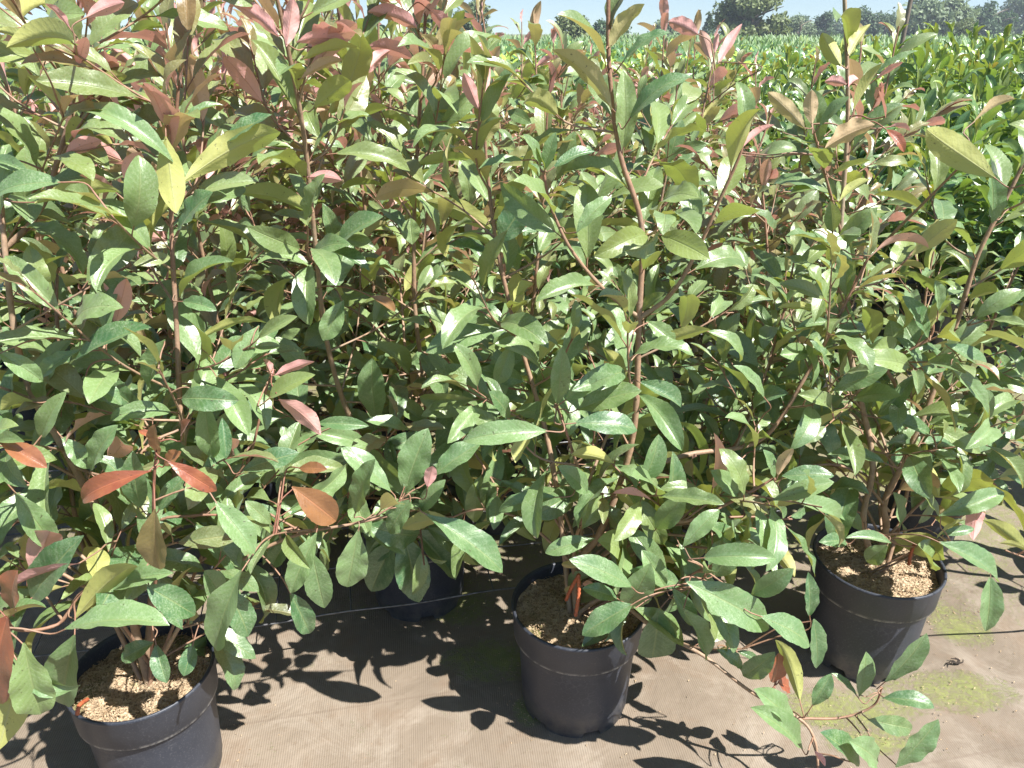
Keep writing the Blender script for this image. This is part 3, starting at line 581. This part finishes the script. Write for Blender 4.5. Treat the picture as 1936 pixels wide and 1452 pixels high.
  (1465,1290,1470,1233,1.12,'t',.50,.2,dict(young=1.,pink=.9)), (1468,1288,1487,1246,1.12,'u',.50,.2,dict(young=1.,pink=.9)), (1470,1290,1492,1300,1.12,'t',.60,.2,dict(young=1.,pink=.9)), (1540,1420,1560,1450,1.0,'u',.5,.4,PK),
  (1640,1360,1720,1378,1.07,'t',.34,.5,dict(yel=.3)), (1660,1440,1600,1400,1.0,'t',.5,.4), (1478,900,1576,900,1.2,'t',.44,.5,dict(rnd=.2)), (1464,905,1440,850,1.22,'t',.45,.4), (1470,900,1500,850,1.22,'u',.4,.4,dict(pink=.5)),
  (1230,985,1160,930,1.26,'u',.5,.5,dict(yel=.4)), (1240,1000,1300,930,1.24,'t',.45,.5), (1185,1150,1230,1060,1.15,'t',.5,.4,dict(rnd=.7)), (1260,1115,1210,1040,1.14,'t',.5,.4), (1270,1110,1310,1180,1.1,'t',.44,.4,dict(rnd=.1)),
  (1350,1090,1400,1020,1.14,'t',.5,.4), (1400,940,1340,890,1.24,'t',.5,.4), (1330,985,1390,1040,1.2,'t',.4,.5), (1100,1000,1140,930,1.25,'t',.6,.4,dict(yel=.4)), (1110,930,1050,880,1.22,'t',.45,.5,dict(rnd=.7)), (1080,860,1160,880,1.2,'u',.4,.6,dict(yel=.2)),
  (1245,1150,1230,1240,1.1,'t',.6,.4,dict(rnd=.1))]),
 (D, [ (1320,65,1264,42,1.9,'u',.60,.7,PK), (1343,112,1322,55,1.9,'u',.40,.6,dict(pink=.8)), (1358,120,1405,45,1.9,'u',.34,.2,PK), (1590,125,1555,62,1.5,'u',.55,.5,dict(yel=.3)),
  (1606,105,1649,45,1.5,'u',.50,.4,dict(yel=.3)), (1613,210,1672,122,1.46,'u',.34,.5,dict(yel=.4)), (1655,142,1738,102,1.48,'t',.28,.7), (1655,150,1708,118,1.5,'u',.30,.3,PK),
  (1600,160,1560,155,1.5,'u',.7,.6,PK), (1604,165,1625,150,1.5,'u',.7,.5,PK), (1674,224,1652,163,1.5,'t',.30,.3,RD), (1675,245,1703,292,1.5,'t',.44,1.1,RD), (1680,240,1722,250,1.52,'u',.5,.8,PK),
  (1560,280,1657,240,1.42,'u',.56,.5,dict(pink=.45)), (1523,245,1448,178,1.44,'u',.36,.6,dict(pink=.35)), (1535,237,1535,170,1.46,'u',.48,.4,dict(pink=.45)), (1548,240,1608,183,1.44,'t',.42,.5,dict(rnd=.95)),
  (1390,295,1430,205,1.5,'u',.50,.3,dict(pink=.5)), (1395,290,1468,240,1.5,'u',.30,.6,PK), (1882,337,1752,255,1.4,'u',.34,1.0), (1875,422,1870,325,1.42,'t',.60,.3,dict(rnd=.3)),
  (1840,232,1922,190,1.5,'u',.44,.5,dict(pink=.4)), (1575,330,1647,308,1.48,'u',.36,.6,dict(yel=.3)), (1585,383,1648,342,1.48,'u',.44,.5,dict(yel=.3)), (1638,492,1640,388,1.4,'t',.34,.5,dict(pink=.4,young=.15,rnd=1.)),
  (1645,487,1765,482,1.38,'u',.36,1.5,dict(pink=.8)), (1535,435,1608,497,1.44,'t',.50,.5,dict(rnd=.7)), (1607,772,1515,847,1.4,'u',.40,.4), (1530,668,1473,672,1.4,'t',.66,.4,dict(rnd=.95)),
  (1565,590,1472,585,1.42,'u',.24,.6), (1577,610,1507,622,1.42,'t',.38,.7,dict(rnd=.9)), (1785,650,1857,717,1.32,'t',.42,.7,dict(rnd=.4)), (1795,695,1858,787,1.30,'t',.32,.6,dict(rnd=.7)),
  (1820,665,1893,638,1.38,'u',.46,.5,dict(yel=.3)), (1847,600,1945,548,1.4,'t',.32,.5), (1773,590,1765,530,1.36,'t',.54,.3,dict(rnd=.8)), (1762,803,1843,800,1.38,'t',.34,.4,dict(yel=.5)),
  (1765,808,1852,857,1.36,'t',.42,.3,dict(yel=.6)), (1662,790,1760,828,1.38,'t',.36,.5), (1672,875,1562,862,1.36,'t',.38,.7,dict(rnd=.7)), (1723,910,1773,977,1.36,'t',.40,.3,dict(yel=.7)),
  (1775,975,1892,928,1.32,'t',.40,.7,dict(rnd=.8)), (1860,935,1843,1025,1.42,'u',.4,.7,dict(pink=1.)), (1685,1027,1595,1018,1.3,'t',.34,.6,dict(rnd=.6)), (1600,1025,1545,1030,1.34,'t',.5,.8,dict(rnd=.2)),
  (1775,1025,1875,1097,1.26,'t',.44,.7,dict(rnd=.5)), (1872,1090,1862,1192,1.28,'t',.50,.3,dict(rnd=.7)), (1680,1030,1640,1062,1.34,'t',.7,.4,dict(yel=.3)), (1735,1030,1755,1075,1.32,'t',.8,.4,dict(yel=.3)),
  (1780,1010,1840,1000,1.34,'t',.34,.5), (1770,1020,1830,985,1.36,'u',.4,.5,dict(yel=.3)), (1755,640,1700,560,1.38,'t',.4,.5), (1760,620,1800,560,1.38,'u',.44,.5), (1745,700,1690,640,1.4,'t',.44,.5),
  (1690,660,1680,605,1.42,'t',.8,.4,dict(yel=.6,rnd=.1)), (1775,940,1760,880,1.4,'u',.6,.3,dict(yel=.4)), (1700,1000,1685,930,1.38,'t',.5,.4), (1630,1000,1560,960,1.4,'t',.45,.5)]),
 (G, [ (1945,1045,1862,987,1.34,'u',.34,.6,dict(yel=.5)), (1945,1040,1890,1030,1.34,'u',.26,.4,dict(yel=.4)), (1960,930,1900,900,1.5,'t',.4,.5)]),
 (E, [ (66,95,-10,60,1.1,'u',.42,.8), (-20,300,60,330,1.2,'t',.4,.6)]),
]
for pl, ls in HAND:
    for l in ls:
        kw = dict(l[8]) if len(l) > 8 else {}
        pl.leaf(*l[:6], wr=l[6], arch=l[7], dY=random.uniform(-.03, .03), roll=random.uniform(-.3, .3), wave=random.uniform(.03, .12), fold=random.uniform(.3, .75), twist=random.uniform(-.3, .3), **kw)
for pl in PLANTS.values(): pl.finish()

# ------------------------------------------------------------------ generic plants
def gen_photinia(seed, H, red, nv=12, nu=4, chips=500, dens=1.):
    random.seed(seed); np.random.seed(seed); r = np.random.RandomState(seed)
    root = empty('potted_photinia', (0, 0, 0)); make_pot(root); make_compost(root, seed, chips)
    LV, TB, ST = Leaves(), Tubes(), Tubes()
    nt = r.randint(2, 4)
    for k in range(nt):
        az = k * 6.28 / nt + r.rand(); h = H * (1 if k == 0 else r.uniform(.72, .95)); lean = r.uniform(.05, .22)
        base = np.array([.02 * math.cos(az), .02 * math.sin(az), .235]); o = np.array([math.cos(az), math.sin(az), 0])
        pts = [base, base + o * lean * .5 + [0, 0, h * .25], base + o * lean * .9 + [0, 0, h * .55] + np.append(r.randn(2) * .02, 0), base + o * lean + [0, 0, h - .2] + np.append(r.randn(2) * .03, 0)]
        q = spline(pts, 8); ST.add(q, np.linspace(.0075, .0025, len(q)), (1, .2), 7)
        rt = min(1.2, red * r.uniform(.8, 1.5))
        clothe(q, LV, TB, t0=.45, step=.052 / dens, redtip=rt, ln=(.10, .15))
        nb = int(15 * h * dens) + 4
        for b in range(nb):
            f = .04 + .82 * (b + r.rand()) / nb; i = int(f * (len(q) - 2)); at = q[i]; a2_ = b * 2.4 + k; el = r.uniform(.15, .95)
            d = np.array([math.cos(a2_) * math.cos(el), math.sin(a2_) * math.cos(el), math.sin(el)]); l = r.uniform(.14, .32) * (1.15 - .5 * f)
            z = at[2]; s_ = spline([at, at + d * l * .5, at + d * l + [0, 0, .1 * l]], 4)
            TB.add(s_, [.0022, .0014], age=(.8, .2), sides=5)
            rr = min(1, red * r.uniform(.4, 1.6) * (0.45 + f)) if r.rand() < .8 else 0
            clothe(s_, LV, TB, t0=.2, step=.034 / dens, redtip=rr, ln=(.085, .14))
    for b in range(15):
        a2_ = b * 2.4 + r.rand(); l = r.uniform(.16, .34); z = r.uniform(.28, .6); o = np.array([math.cos(a2_), math.sin(a2_), 0])
        s_ = spline([[0, 0, z - .04], o * l * .5 + [0, 0, z + .04], o * l + [0, 0, z + r.uniform(0, .12)]], 4); TB.add(s_, [.003, .0018], age=(.7, .1), sides=5)
        clothe(s_, LV, TB, t0=.3, step=.036, redtip=0, ln=(.10, .15))
    ST.build('trunk', M_BARK, root); TB.build('branchwork', M_BARK, root)
    LV.build('foliage', M_LEAF, nv, nu, root, which=IS_OLD); LV.build('young_leaves', M_LEAF, nv, nu, root, which=IS_YOUNG)
    return root
def gen_laurel(seed, H, nv=10, nu=4, lime=.5, dens=1., ln=(.13, .19)):
    random.seed(seed); np.random.seed(seed); r = np.random.RandomState(seed)
    root = empty('cherry_laurel', (0, 0, 0)); make_pot(root)
    co = nmesh('compost', *lathe([(.133, .222), (.06, .226), (.001, .224)], 24), M_COMP, parent=root)
    LV, ST = Leaves(), Tubes()
    nt = r.randint(5, 8)
    for k in range(nt):
        az = k * 2.4 + r.rand(); h = H * r.uniform(.75, 1.); lean = r.uniform(.03, .26)
        o = np.array([math.cos(az), math.sin(az), 0]); base = o * .03 + [0, 0, .21]
        q = spline([base, base + o * lean * .6 + [0, 0, h * .35], base + o * lean + [0, 0, h - .22] + np.append(r.randn(2) * .02, 0)], 8)
        ST.add(q, np.linspace(.006, .0025, len(q)), (1, 0), 6)
        lm = lime * r.uniform(.4, 1.4) if r.rand() < .7 else 0
        clothe(q, LV, ST, t0=.18, step=.030 / dens, redtip=min(1.6, lm * 1.7), ln=ln, spread=1.15, wr=(.32, .40))
        for b in range(int(4 * dens)):
            f = .15 + .7 * r.rand(); i = int(f * (len(q) - 2)); at = q[i]; a2_ = r.rand() * 6.28; el = r.uniform(.5, 1.1)
            d = np.array([math.cos(a2_) * math.cos(el), math.sin(a2_) * math.cos(el), math.sin(el)]); l = r.uniform(.12, .26)
            s_ = spline([at, at + d * l * .5, at + d * l + [0, 0, .15 * l]], 4); ST.add(s_, [.003, .002], age=(.4, 0), sides=5)
            clothe(s_, LV, ST, t0=.2, step=.028 / dens, redtip=min(1.6, lm * 1.7), ln=(ln[0] * .85, ln[1] * .9), spread=1.1, wr=(.32, .40))
    ST.build('stems', M_LBARK, root)
    LV.build('foliage', M_LAUREL, nv, nu, root, which=IS_OLD); LV.build('new_shoots', M_LAUREL, nv, nu, root, which=IS_YOUNG)
    return root
def copy_tree(o, parent=None):
    c = o.copy(); COL.objects.link(c)
    if parent: c.parent = parent
    for ch in o.children: copy_tree(ch, c)
    return c
def place(protos, used, k, loc, rz, s, **t):
    p = protos[k]
    o = p if k not in used else copy_tree(p)
    used.add(k); o.location = loc; o.rotation_euler = (0, 0, rz); o.scale = (s, s, s); tag(o, **t); return o
AX = np.array([.776, .17]); CX = np.array([-.07, .37]); O0 = np.array([.141, 1.307])
protoP = [gen_photinia(100 + k, h, rd) for k, (h, rd) in enumerate(((1.30, .45), (1.15, .15), (1.42, .9), (1.20, .5), (1.35, 1.0), (1.08, .1), (1.25, .8), (1.62, 1.2), (1.52, 1.0)))]
usedP = set(); r = np.random.RandomState(3)
spots = []
for row in range(1, 13):
    for k in range(-9, 6):
        p = O0 + AX * (k + (.5 if row % 2 else 0)) + CX * row + r.randn(2) * .02
        px = 968 + F * p[0] / (p[1] * cp + .5 * sp)
        if abs(px - 968) > 1150 + (150 if p[1] > 2.5 else 420): continue
        if np.hypot(*(p - B.loc[:2])) < .25 or np.hypot(*(p - G.loc[:2])) < .3 or np.hypot(*(p - E.loc[:2])) < .3: continue
        if p[0] > 1.55 and row >= 2: continue
        if p[0] > 1.15 + .06 * (p[1] - 2) and row >= 3: continue
        if np.hypot(p[0] + 1.78, p[1] - 2.55) < .36 or (p[0] < -1.35 and 1.5 < p[1] < 2.4) or (p[0] < -.8 and p[1] < 1.62): continue
        spots.append((p[1], p[0], row))
spots.sort()
for (y, x, row) in spots:
    left = x < 0
    if row == 1 and x > .2: k = [1, 5, 1, 3][r.randint(4)]; s = .85
    elif left: k = [0, 7, 4, 2, 6, 8, 7, 4][r.randint(8)]; s = r.uniform(.95, 1.08)
    else: k = [1, 3, 4, 0, 6, 2][r.randint(6)]; s = r.uniform(.92, 1.08)
    if row == 1: lab = 'photinia rising close behind the front row of black pots, its own pot in shade'; grp = 'photinias directly behind the front row'
    else: lab = 'red tipped photinia in the crowded ranks of the bed behind the front pots'; grp = 'photinias crowded in the bed'
    place(protoP, usedP, k, (x, y, 0), r.rand() * 6.28, s, label=lab, cat='potted plant', group=grp); POTS.append(np.array([x, y]))

protoL = [gen_laurel(200 + k, h, lime=lm) for k, (h, lm) in enumerate(((.95, .3), (1.02, .8), (.9, .1), (1.05, 1.0)))]
usedL = set(); nl = 0
ls = []
for iy in range(0, 40):
    for ix in range(-40, 40):
        y = 2.9 + iy * .42; x = ix * .44 + (.22 if iy % 2 else 0)
        yy = y + .12 * x + r.randn() * .03; xx = x + r.randn() * .03
        px = 968 + F * xx / (yy * cp + .4 * sp)
        if px < -150 or px > 2100: continue
        if (yy < 3.3 and xx < 2.0) or (xx < 1.25 + .05 * (yy - 3.5) and yy < 5.9): continue
        ls.append((yy, xx))
ls.sort()
for (yy, xx) in ls[:290]:
    k = r.randint(4); k = [0, 2, 0, 1][k] if yy < 4.5 else k
    place(protoL, usedL, k, (xx, yy, 0), r.rand() * 6.28, r.uniform(.85, 1.04) + (.14 * max(0, min(1, (xx / yy - .2) * 3)) + .06 if yy > 4 else 0), label='glossy green cherry laurel in the low leafy field behind the photinias', cat='shrub', group='cherry laurels in the field'); nl += 1
far_y = ls[289][0] if len(ls) > 289 else 12
# three tall laurels at the left edge, among the photinias
tl = gen_laurel(230, 1.48, nv=12, lime=1.0, dens=1.2)
tag(tl, 'tall bright lime green laurel standing at the upper left edge behind the photinias', 'shrub', 'tall laurels at the left'); tl.location = (-1.78, 2.55, 0)
c_ = copy_tree(tl); c_.location = (-2.55, 3.5, 0); c_.rotation_euler = (0, 0, 2.); tag(c_, 'second tall lime green laurel, partly hidden by the one at the left edge', 'shrub', 'tall laurels at the left')
tall = gen_laurel(231, 1.38, nv=10, lime=1.0, dens=1.1)
tag(tall, 'tall yellow tipped laurel standing up out of the low field near the right edge', 'shrub', 'tall laurels rising above the field'); tall.location = (2.75, 5.2, 0)
for (x_, y_, s_) in ((3.35, 5.0, .98), (2.3, 6.2, .95), (3.9, 6.4, 1.0), (3.1, 6.9, 1.0), (4.5, 6.9, 1.03), (3.7, 5.6, .92), (4.6, 8.2, 1.03), (5.6, 8.6, 1.05), (1.5, 6.6, .86)):
    q_ = copy_tree(tall); q_.location = (x_, y_, 0); q_.rotation_euler = (0, 0, x_ * 7); q_.scale = (s_, s_, s_)

# beyond the counted plants the field reads as one mass
def mass(name, n, x0, x1, y0, y1, h, mat, seed, ln, lab, cat, lime, up):
    random.seed(seed); np.random.seed(seed); LV = Leaves()
    for i in range(n):
        t = random.random() ** 1.5; y = y0 + (y1 - y0) * t; x = random.uniform(x0, x1) * (y / y1 * .85 + .15)
        z = h * (1 - .35 * random.random() ** 1.6) + .06 * math.sin(x * 3.1 + y) + .05 * math.sin(y * 7 + x * 2)
        if mat is M_HEDGE:
            cx_, cy_ = math.floor(x / .45), math.floor(y / .9); hh = (math.sin(cx_ * 12.9898 + cy_ * 78.233) * 43758.5453) % 1
            x = (cx_ + .5) * .45 + random.gauss(0, .11); z = h * (.72 + .42 * hh) * (1 - random.random() ** 1.5 * .5)
        az = random.random() * 6.28; el = random.uniform(*up)
        l = random.uniform(*ln) * (1 + y / 30)
        d = np.array([math.cos(az) * math.cos(el), math.sin(az) * math.cos(el), math.sin(el)])
        yg = 1. if random.random() < lime else 0
        LV.add(np.array([x, y, z]), d, np.array([0, -.2, 1.]), l, l * (.42 if mat is M_LAUREL else .2), bend=.5, fold=.2, young=yg * random.uniform(.5, 1), pink=yg)
    o = LV.build(name, mat, 4, 2); tag(o, lab, cat, kind='stuff'); return o
M_HEDGE = leaf_material('hedge_leaf', (0.045, 0.12, 0.025), (0.12, 0.23, 0.045), (.2, .3, .1), (.10, .18, .05), (.12, .2, .06), (.22, .32, .06), (.2, .3, .06), (.25, .4, .06), rough=.6, dust=.3, spots=0)
mass('distant_laurels', 36000, -26, 26, far_y - .2, 34, .92, M_LAUREL, 9, (.11, .17), 'far part of the laurel field running flat towards the tree line', 'shrubs', .35, (.2, 1.2))
mass('young_conifer_rows', 42000, -14, 60, 17, 62, .98, M_HEDGE, 10, (.10, .17), 'band of upright dark green young hedging plants before the far trees', 'hedging plants', .08, (1.0, 1.5))

# ------------------------------------------------------------------ wire mesh between the rows
wt = Tubes(); POTA = np.array(POTS); wz = .145
def wire(p, q, rad):
    p = np.append(p, wz); q = np.append(q, wz); n = max(2, int(np.linalg.norm(q - p) / .05)); seg = []
    for i in range(n + 1):
        c = p + (q - p) * i / n
        if np.min(np.hypot(POTA[:, 0] - c[0], POTA[:, 1] - c[1])) < .128:
            if len(seg) > 1: wt.add(seg, [rad], sides=6)
            seg = []
        else: seg.append(c + np.array([0, 0, .003 * math.sin(i * .9)]))
    if len(seg) > 1: wt.add(seg, [rad], sides=6)
au_ = AX / np.linalg.norm(AX); cu_ = np.array([-au_[1], au_[0]])
for k in range(12):
    o = O0 + cu_ * (.225 + .17 * k); wire(o - au_ * 2.0, o + au_ * (1.15 if k > 3 else .72), .0024)
for k in range(-11, 11):
    if 4 <= k: continue
    o = O0 + au_ * (.17 * k + .03) + cu_ * .225; wire(o, o + cu_ * (.34 if k > 5 else 1.87), .0017)
wm = wt.build('wire_mesh', M_WIRE); tag(wm, 'grey galvanised wire mesh stretched level between the rows of pots', 'wire mesh')

# ------------------------------------------------------------------ orange ribbed ties stuck into the mulch
def tie(px, py, Y, pts, lab):
    w_ = [P(*p) for p in pts]; q = spline(w_, 10); n = len(q)
    t = Tubes(); t.add(q, [.0035 + (.0009 if i % 2 else -.0006) for i in range(n)], sides=6)
    o = t.build('plant_tie', M_TIE, None); tag(o, lab, 'plant tie', 'orange ribbed ties')
pc = C.loc
tie(0, 0, 0, [(1070, 1135, 1.24), (1080, 1112, 1.235), (1093, 1090, 1.23), (1094, 1092, 1.226), (1094, 1125, 1.215), (1088, 1165, 1.205)], 'orange ribbed tie bent double in the mulch of the middle pot')
tie(0, 0, 0, [(1718, 1068, 1.40), (1722, 1048, 1.40), (1728, 1030, 1.40)], 'orange ribbed tie upright in the mulch of the right pot')
tie(0, 0, 0, [(146, 1352, .975), (150, 1334, .985), (166, 1322, 1.02)], 'orange ribbed tie lying over the rim of the lower left pot')

# ------------------------------------------------------------------ litter on the matting
r = np.random.RandomState(21); k = 500
c = np.stack([r.uniform(-1.4, 1.8, k), r.uniform(.7, 2.2, k), np.full(k, .003)], 1)
for (mx_, my_, a, b) in MOSS:
    kk = 60; c = np.concatenate([c, np.stack([mx_ + r.randn(kk) * a * .7, my_ + r.randn(kk) * b * .7, np.full(kk, .0035)], 1)])
near = [p for p in POTA if p[1] < 2.2]
for p in near:
    kk = 60; a = r.rand(kk) * 6.28; rr = .13 + np.abs(r.randn(kk)) * .035
    c = np.concatenate([c, np.stack([p[0] + rr * np.cos(a), p[1] + rr * np.sin(a), np.full(kk, .004)], 1)])
tag(chipmesh(c, r, .0015, .0055, 'mulch_crumbs'), 'fine mulch crumbs and grit scattered on the brown matting', 'litter', kind='stuff')
# dead twig curl by the right pot
tw = Tubes(); g = ground_pt(1808, 1258)
for k in range(5):
    a = r.rand() * 6.28; q = [g + [0, 0, .006], g + [.012 * math.cos(a), .009 * math.sin(a), .010], g + [.026 * math.cos(a + .8), .014 * math.sin(a + .8), .005 + .006 * r.rand()]]
    tw.add(spline(q, 5), [.0022, .001], sides=5, age=(1, 1))
M_DEAD = m_flat('dead_twig', (.035, .025, .018), .9)
tag(tw.build('dead_twig', M_DEAD), 'small dark curled dead twig on the mossy matting beside the right pot', 'twig')

# ------------------------------------------------------------------ far pole and trees
def far_pt(px, py, Y): return P(px, py, Y)
pt = Tubes(); b = P(1704, 85, 16.); pt.add(spline([[b[0], 16, 0], [b[0] + .01, 16, 1.5], [b[0] + .03, 16, 3.4]], 5), [.045, .035], sides=10)
tag(pt.build('wooden_pole', M_POLE), 'thin dark wooden pole standing in the field before the tree line', 'pole')
def m_tree(name, a, b):
    m = N(name); rr = m.sep(m.attr('lf').outputs['Vector'])[2]
    m.l(m.mix(rr, a, b), m.b.inputs['Base Color']); m.b.inputs['Roughness'].default_value = .6
    tr = m.n('ShaderNodeBsdfTranslucent'); tr.inputs[0].default_value = (b[0] * 1.3, b[1] * 1.3, b[2], 1)
    mx = m.n('ShaderNodeMixShader'); mx.inputs[0].default_value = .25
    m.l(m.b.outputs[0], mx.inputs[1]); m.l(tr.outputs[0], mx.inputs[2]); m.l(mx.outputs[0], m.out.inputs[0]); return m.m
TM = {'dark': m_tree('dark_foliage', (.04, .08, .035), (.09, .15, .06)), 'olive': m_tree('olive_foliage', (.10, .14, .045), (.20, .24, .09)), 'grey': m_tree('grey_foliage', (.12, .17, .085), (.22, .28, .15))}
M_TRUNK = m_flat('tree_bark', (.12, .09, .06), .9, 0, (3, (.2, .16, .12)))
def tree(px0, px1, ytop, Y, kind, mk, lab, seed, n=2600, grp='trees along the horizon'):
    r_ = np.random.RandomState(seed); top = P((px0 + px1) / 2, ytop, Y); W = (px1 - px0) / F * (Y * cp) / 1. ; H = top[2] * 1.10; W *= 1.15; n = int(n * 1.6); x = top[0]
    root = empty('conifer_tree' if kind == 'cone' else 'broadleaf_tree', (x, Y, 0)); tag(root, lab, 'tree', grp)
    T = Tubes(); T.add(spline([[0, 0, 0], [.01 * W, 0, H * .4], [0, 0, H * .85]], 5), [W * .035 + .08, W * .01 + .02], sides=8)
    if kind != 'cone':
        for k in range(9):
            a = k * 2.4; z = H * (.2 + .06 * k); T.add(spline([[0, 0, z], [W * .2 * math.cos(a), W * .2 * math.sin(a), z + H * .1], [W * .38 * math.cos(a), W * .38 * math.sin(a), z + H * .16]], 4), [W * .012 + .03, .02], sides=5)
    T.build('trunk', M_TRUNK, root)
    if kind == 'cone':
        z = r_.rand(n) ** 1.25; rad = (1 - z) ** .8 * W * .5 * (.45 + .55 * np.sqrt(r_.rand(n))) * (1 + .18 * np.sin(z * 60)); a = r_.rand(n) * 6.28
        c = np.stack([rad * np.cos(a), rad * np.sin(a), H * (.04 + .96 * z)], 1)
    else:
        nl_ = 26 if kind == 'round' else 34
        a = r_.rand(nl_) * 6.28; zz = r_.rand(nl_); rr = W * .5 * (.25 + .6 * np.sqrt(r_.rand(nl_))) * np.sqrt(np.clip(1.02 - (zz * 1.9 - .75) ** 2 * .75, .12, 1))
        lc = np.stack([rr * np.cos(a), rr * np.sin(a), H * (.14 + .76 * zz)], 1); lr = W * (.10 + .08 * r_.rand(nl_))
        which = r_.randint(0, nl_, n); u = r_.randn(n, 3); u /= np.linalg.norm(u, axis=1)[:, None]; u *= (.35 + .65 * r_.rand(n, 1) ** .5)
        if kind == 'tier': u[:, 2] *= .45
        c = lc[which] + u * (lr[which] * (1.25 if kind == 'tier' else 1.0))[:, None]
    LVt = Leaves(); d = r_.randn(n, 3); nn = c - np.array([0, 0, H * .4]); s_ = W * .042 + .06
    random.seed(seed)
    for i in range(n): LVt.add(c[i], d[i], nn[i] / (np.linalg.norm(nn[i]) + 1e-6) + r_.randn(3) * .5 + [0, 0, .3], s_ * r_.uniform(.7, 1.7), s_ * r_.uniform(.4, .9), bend=.5, rnd=r_.rand())
    LVt.build('crown', TM[mk], 3, 2, root)
TREES = [
 (1365, 1492, -22, 60, 'tier', 'olive', 'big loose tiered tree standing alone at the horizon right of centre', 5200),
 (1322, 1362, 34, 75, 'cone', 'dark', 'small pointed conifer just left of the big tiered tree', 1800),
 (1488, 1545, 33, 80, 'round', 'grey', 'low greyish tree adjoining the big tiered tree on its right', 2000),
 (1535, 1590, 28, 90, 'round', 'dark', 'dark round tree just left of the tall bare stem', 2000),
 (1605, 1668, 18, 85, 'round', 'dark', 'dark bluish round tree just right of the tall bare stem', 2400),
 (1655, 1700, 30, 90, 'round', 'dark', 'smaller dark tree immediately left of the pole', 1800),
 (1700, 1830, 8, 80, 'round', 'grey', 'wide pale green willow like tree just right of the pole', 4600),
 (1790, 1850, 26, 95, 'round', 'dark', 'dark narrow tree between the pale wide tree and the right corner trees', 1800),
 (1835, 1925, 10, 85, 'round', 'dark', 'dark round tree at the upper right corner', 3200),
 (1895, 1990, 0, 100, 'round', 'grey', 'tallest pale tree cut by the right edge', 2600),
 (1805, 1850, 38, 60, 'round', 'olive', 'low olive bush in front of the tree line near the right corner', 1400),
 (1480, 1560, 40, 115, 'round', 'dark', 'distant low dark tree left of the bare stem, farther than its neighbours', 1500),
 (1560, 1650, 36, 120, 'round', 'dark', 'distant dark tree exactly behind the tall bare stem', 1500),
 (1640, 1740, 36, 118, 'round', 'dark', 'distant dark tree showing on both sides of the pole', 1500),
 (1740, 1830, 30, 118, 'round', 'dark', 'distant dark tree behind the wide pale tree', 1500),
 (1820, 1900, 28, 112, 'round', 'olive', 'distant olive tree filling the gap near the upper right corner', 1500),
 (1380, 1440, 46, 110, 'round', 'dark', 'distant low tree seen under the big tiered crown', 1200),
 (352, 425, 30, 34, 'cone', 'olive', 'bushy conifer showing through the gap at the upper left', 2600),
 (205, 262, 55, 60, 'round', 'dark', 'low dark tree in the sky gap right of the pink leafed shoot', 1800),
 (285, 345, 72, 60, 'round', 'grey', 'low pale bush between the dark tree and the bushy conifer', 1400),
 (590, 690, 35, 45, 'round', 'olive', 'rounded tree behind the pink shoots left of centre', 2400),
 (775, 860, 22, 42, 'cone', 'olive', 'broad conifer peeping between the magenta shoots', 2400),
 (845, 930, 12, 48, 'round', 'grey', 'pale tree just right of the broad conifer', 2400),
 (1040, 1115, 28, 50, 'round', 'olive', 'rounded tree left of the forked trunk of the middle photinia', 2400),
 (1110, 1200, 45, 60, 'round', 'dark', 'low dark tree behind the top of the middle photinia', 1800),
 (1225, 1300, 48, 70, 'round', 'grey', 'low pale tree between middle photinia and the pointed conifer', 1800),
 (60, 130, 70, 60, 'round', 'dark', 'low dark tree hidden behind the lime green laurel', 1400),
 (440, 520, 60, 60, 'round', 'dark', 'low dark tree right of the bushy conifer', 1400),
]
for i, (a, b, yt, Y, kd, mk, lab, n) in enumerate(TREES): tree(a, b, yt, Y, kd, mk, lab, 300 + i, n)

# ------------------------------------------------------------------ air
hz = nmesh('haze', [(x, y, z) for x in (-75, 110) for y in (-6, 140) for z in (-1.5, 16)], [np.array([[0, 1, 3, 2], [4, 6, 7, 5], [0, 4, 5, 1], [2, 3, 7, 6], [0, 2, 6, 4], [1, 5, 7, 3]])], m_flat('haze_air', (1, 1, 1)), smooth=False)
hm = hz.data.materials[0]; ht = hm.node_tree
for nd in list(ht.nodes):
    if nd.type == 'BSDF_PRINCIPLED': ht.nodes.remove(nd)
pv = ht.nodes.new('ShaderNodeVolumePrincipled'); pv.inputs['Color'].default_value = (.80, .88, 1, 1); pv.inputs['Density'].default_value = .0015; pv.inputs['Anisotropy'].default_value = .2
ht.links.new(pv.outputs[0], ht.nodes['Material Output'].inputs['Volume']); tag(hz, 'thin pale summer haze over the nursery', 'haze', kind='stuff')
cy.volume_bounces = 0
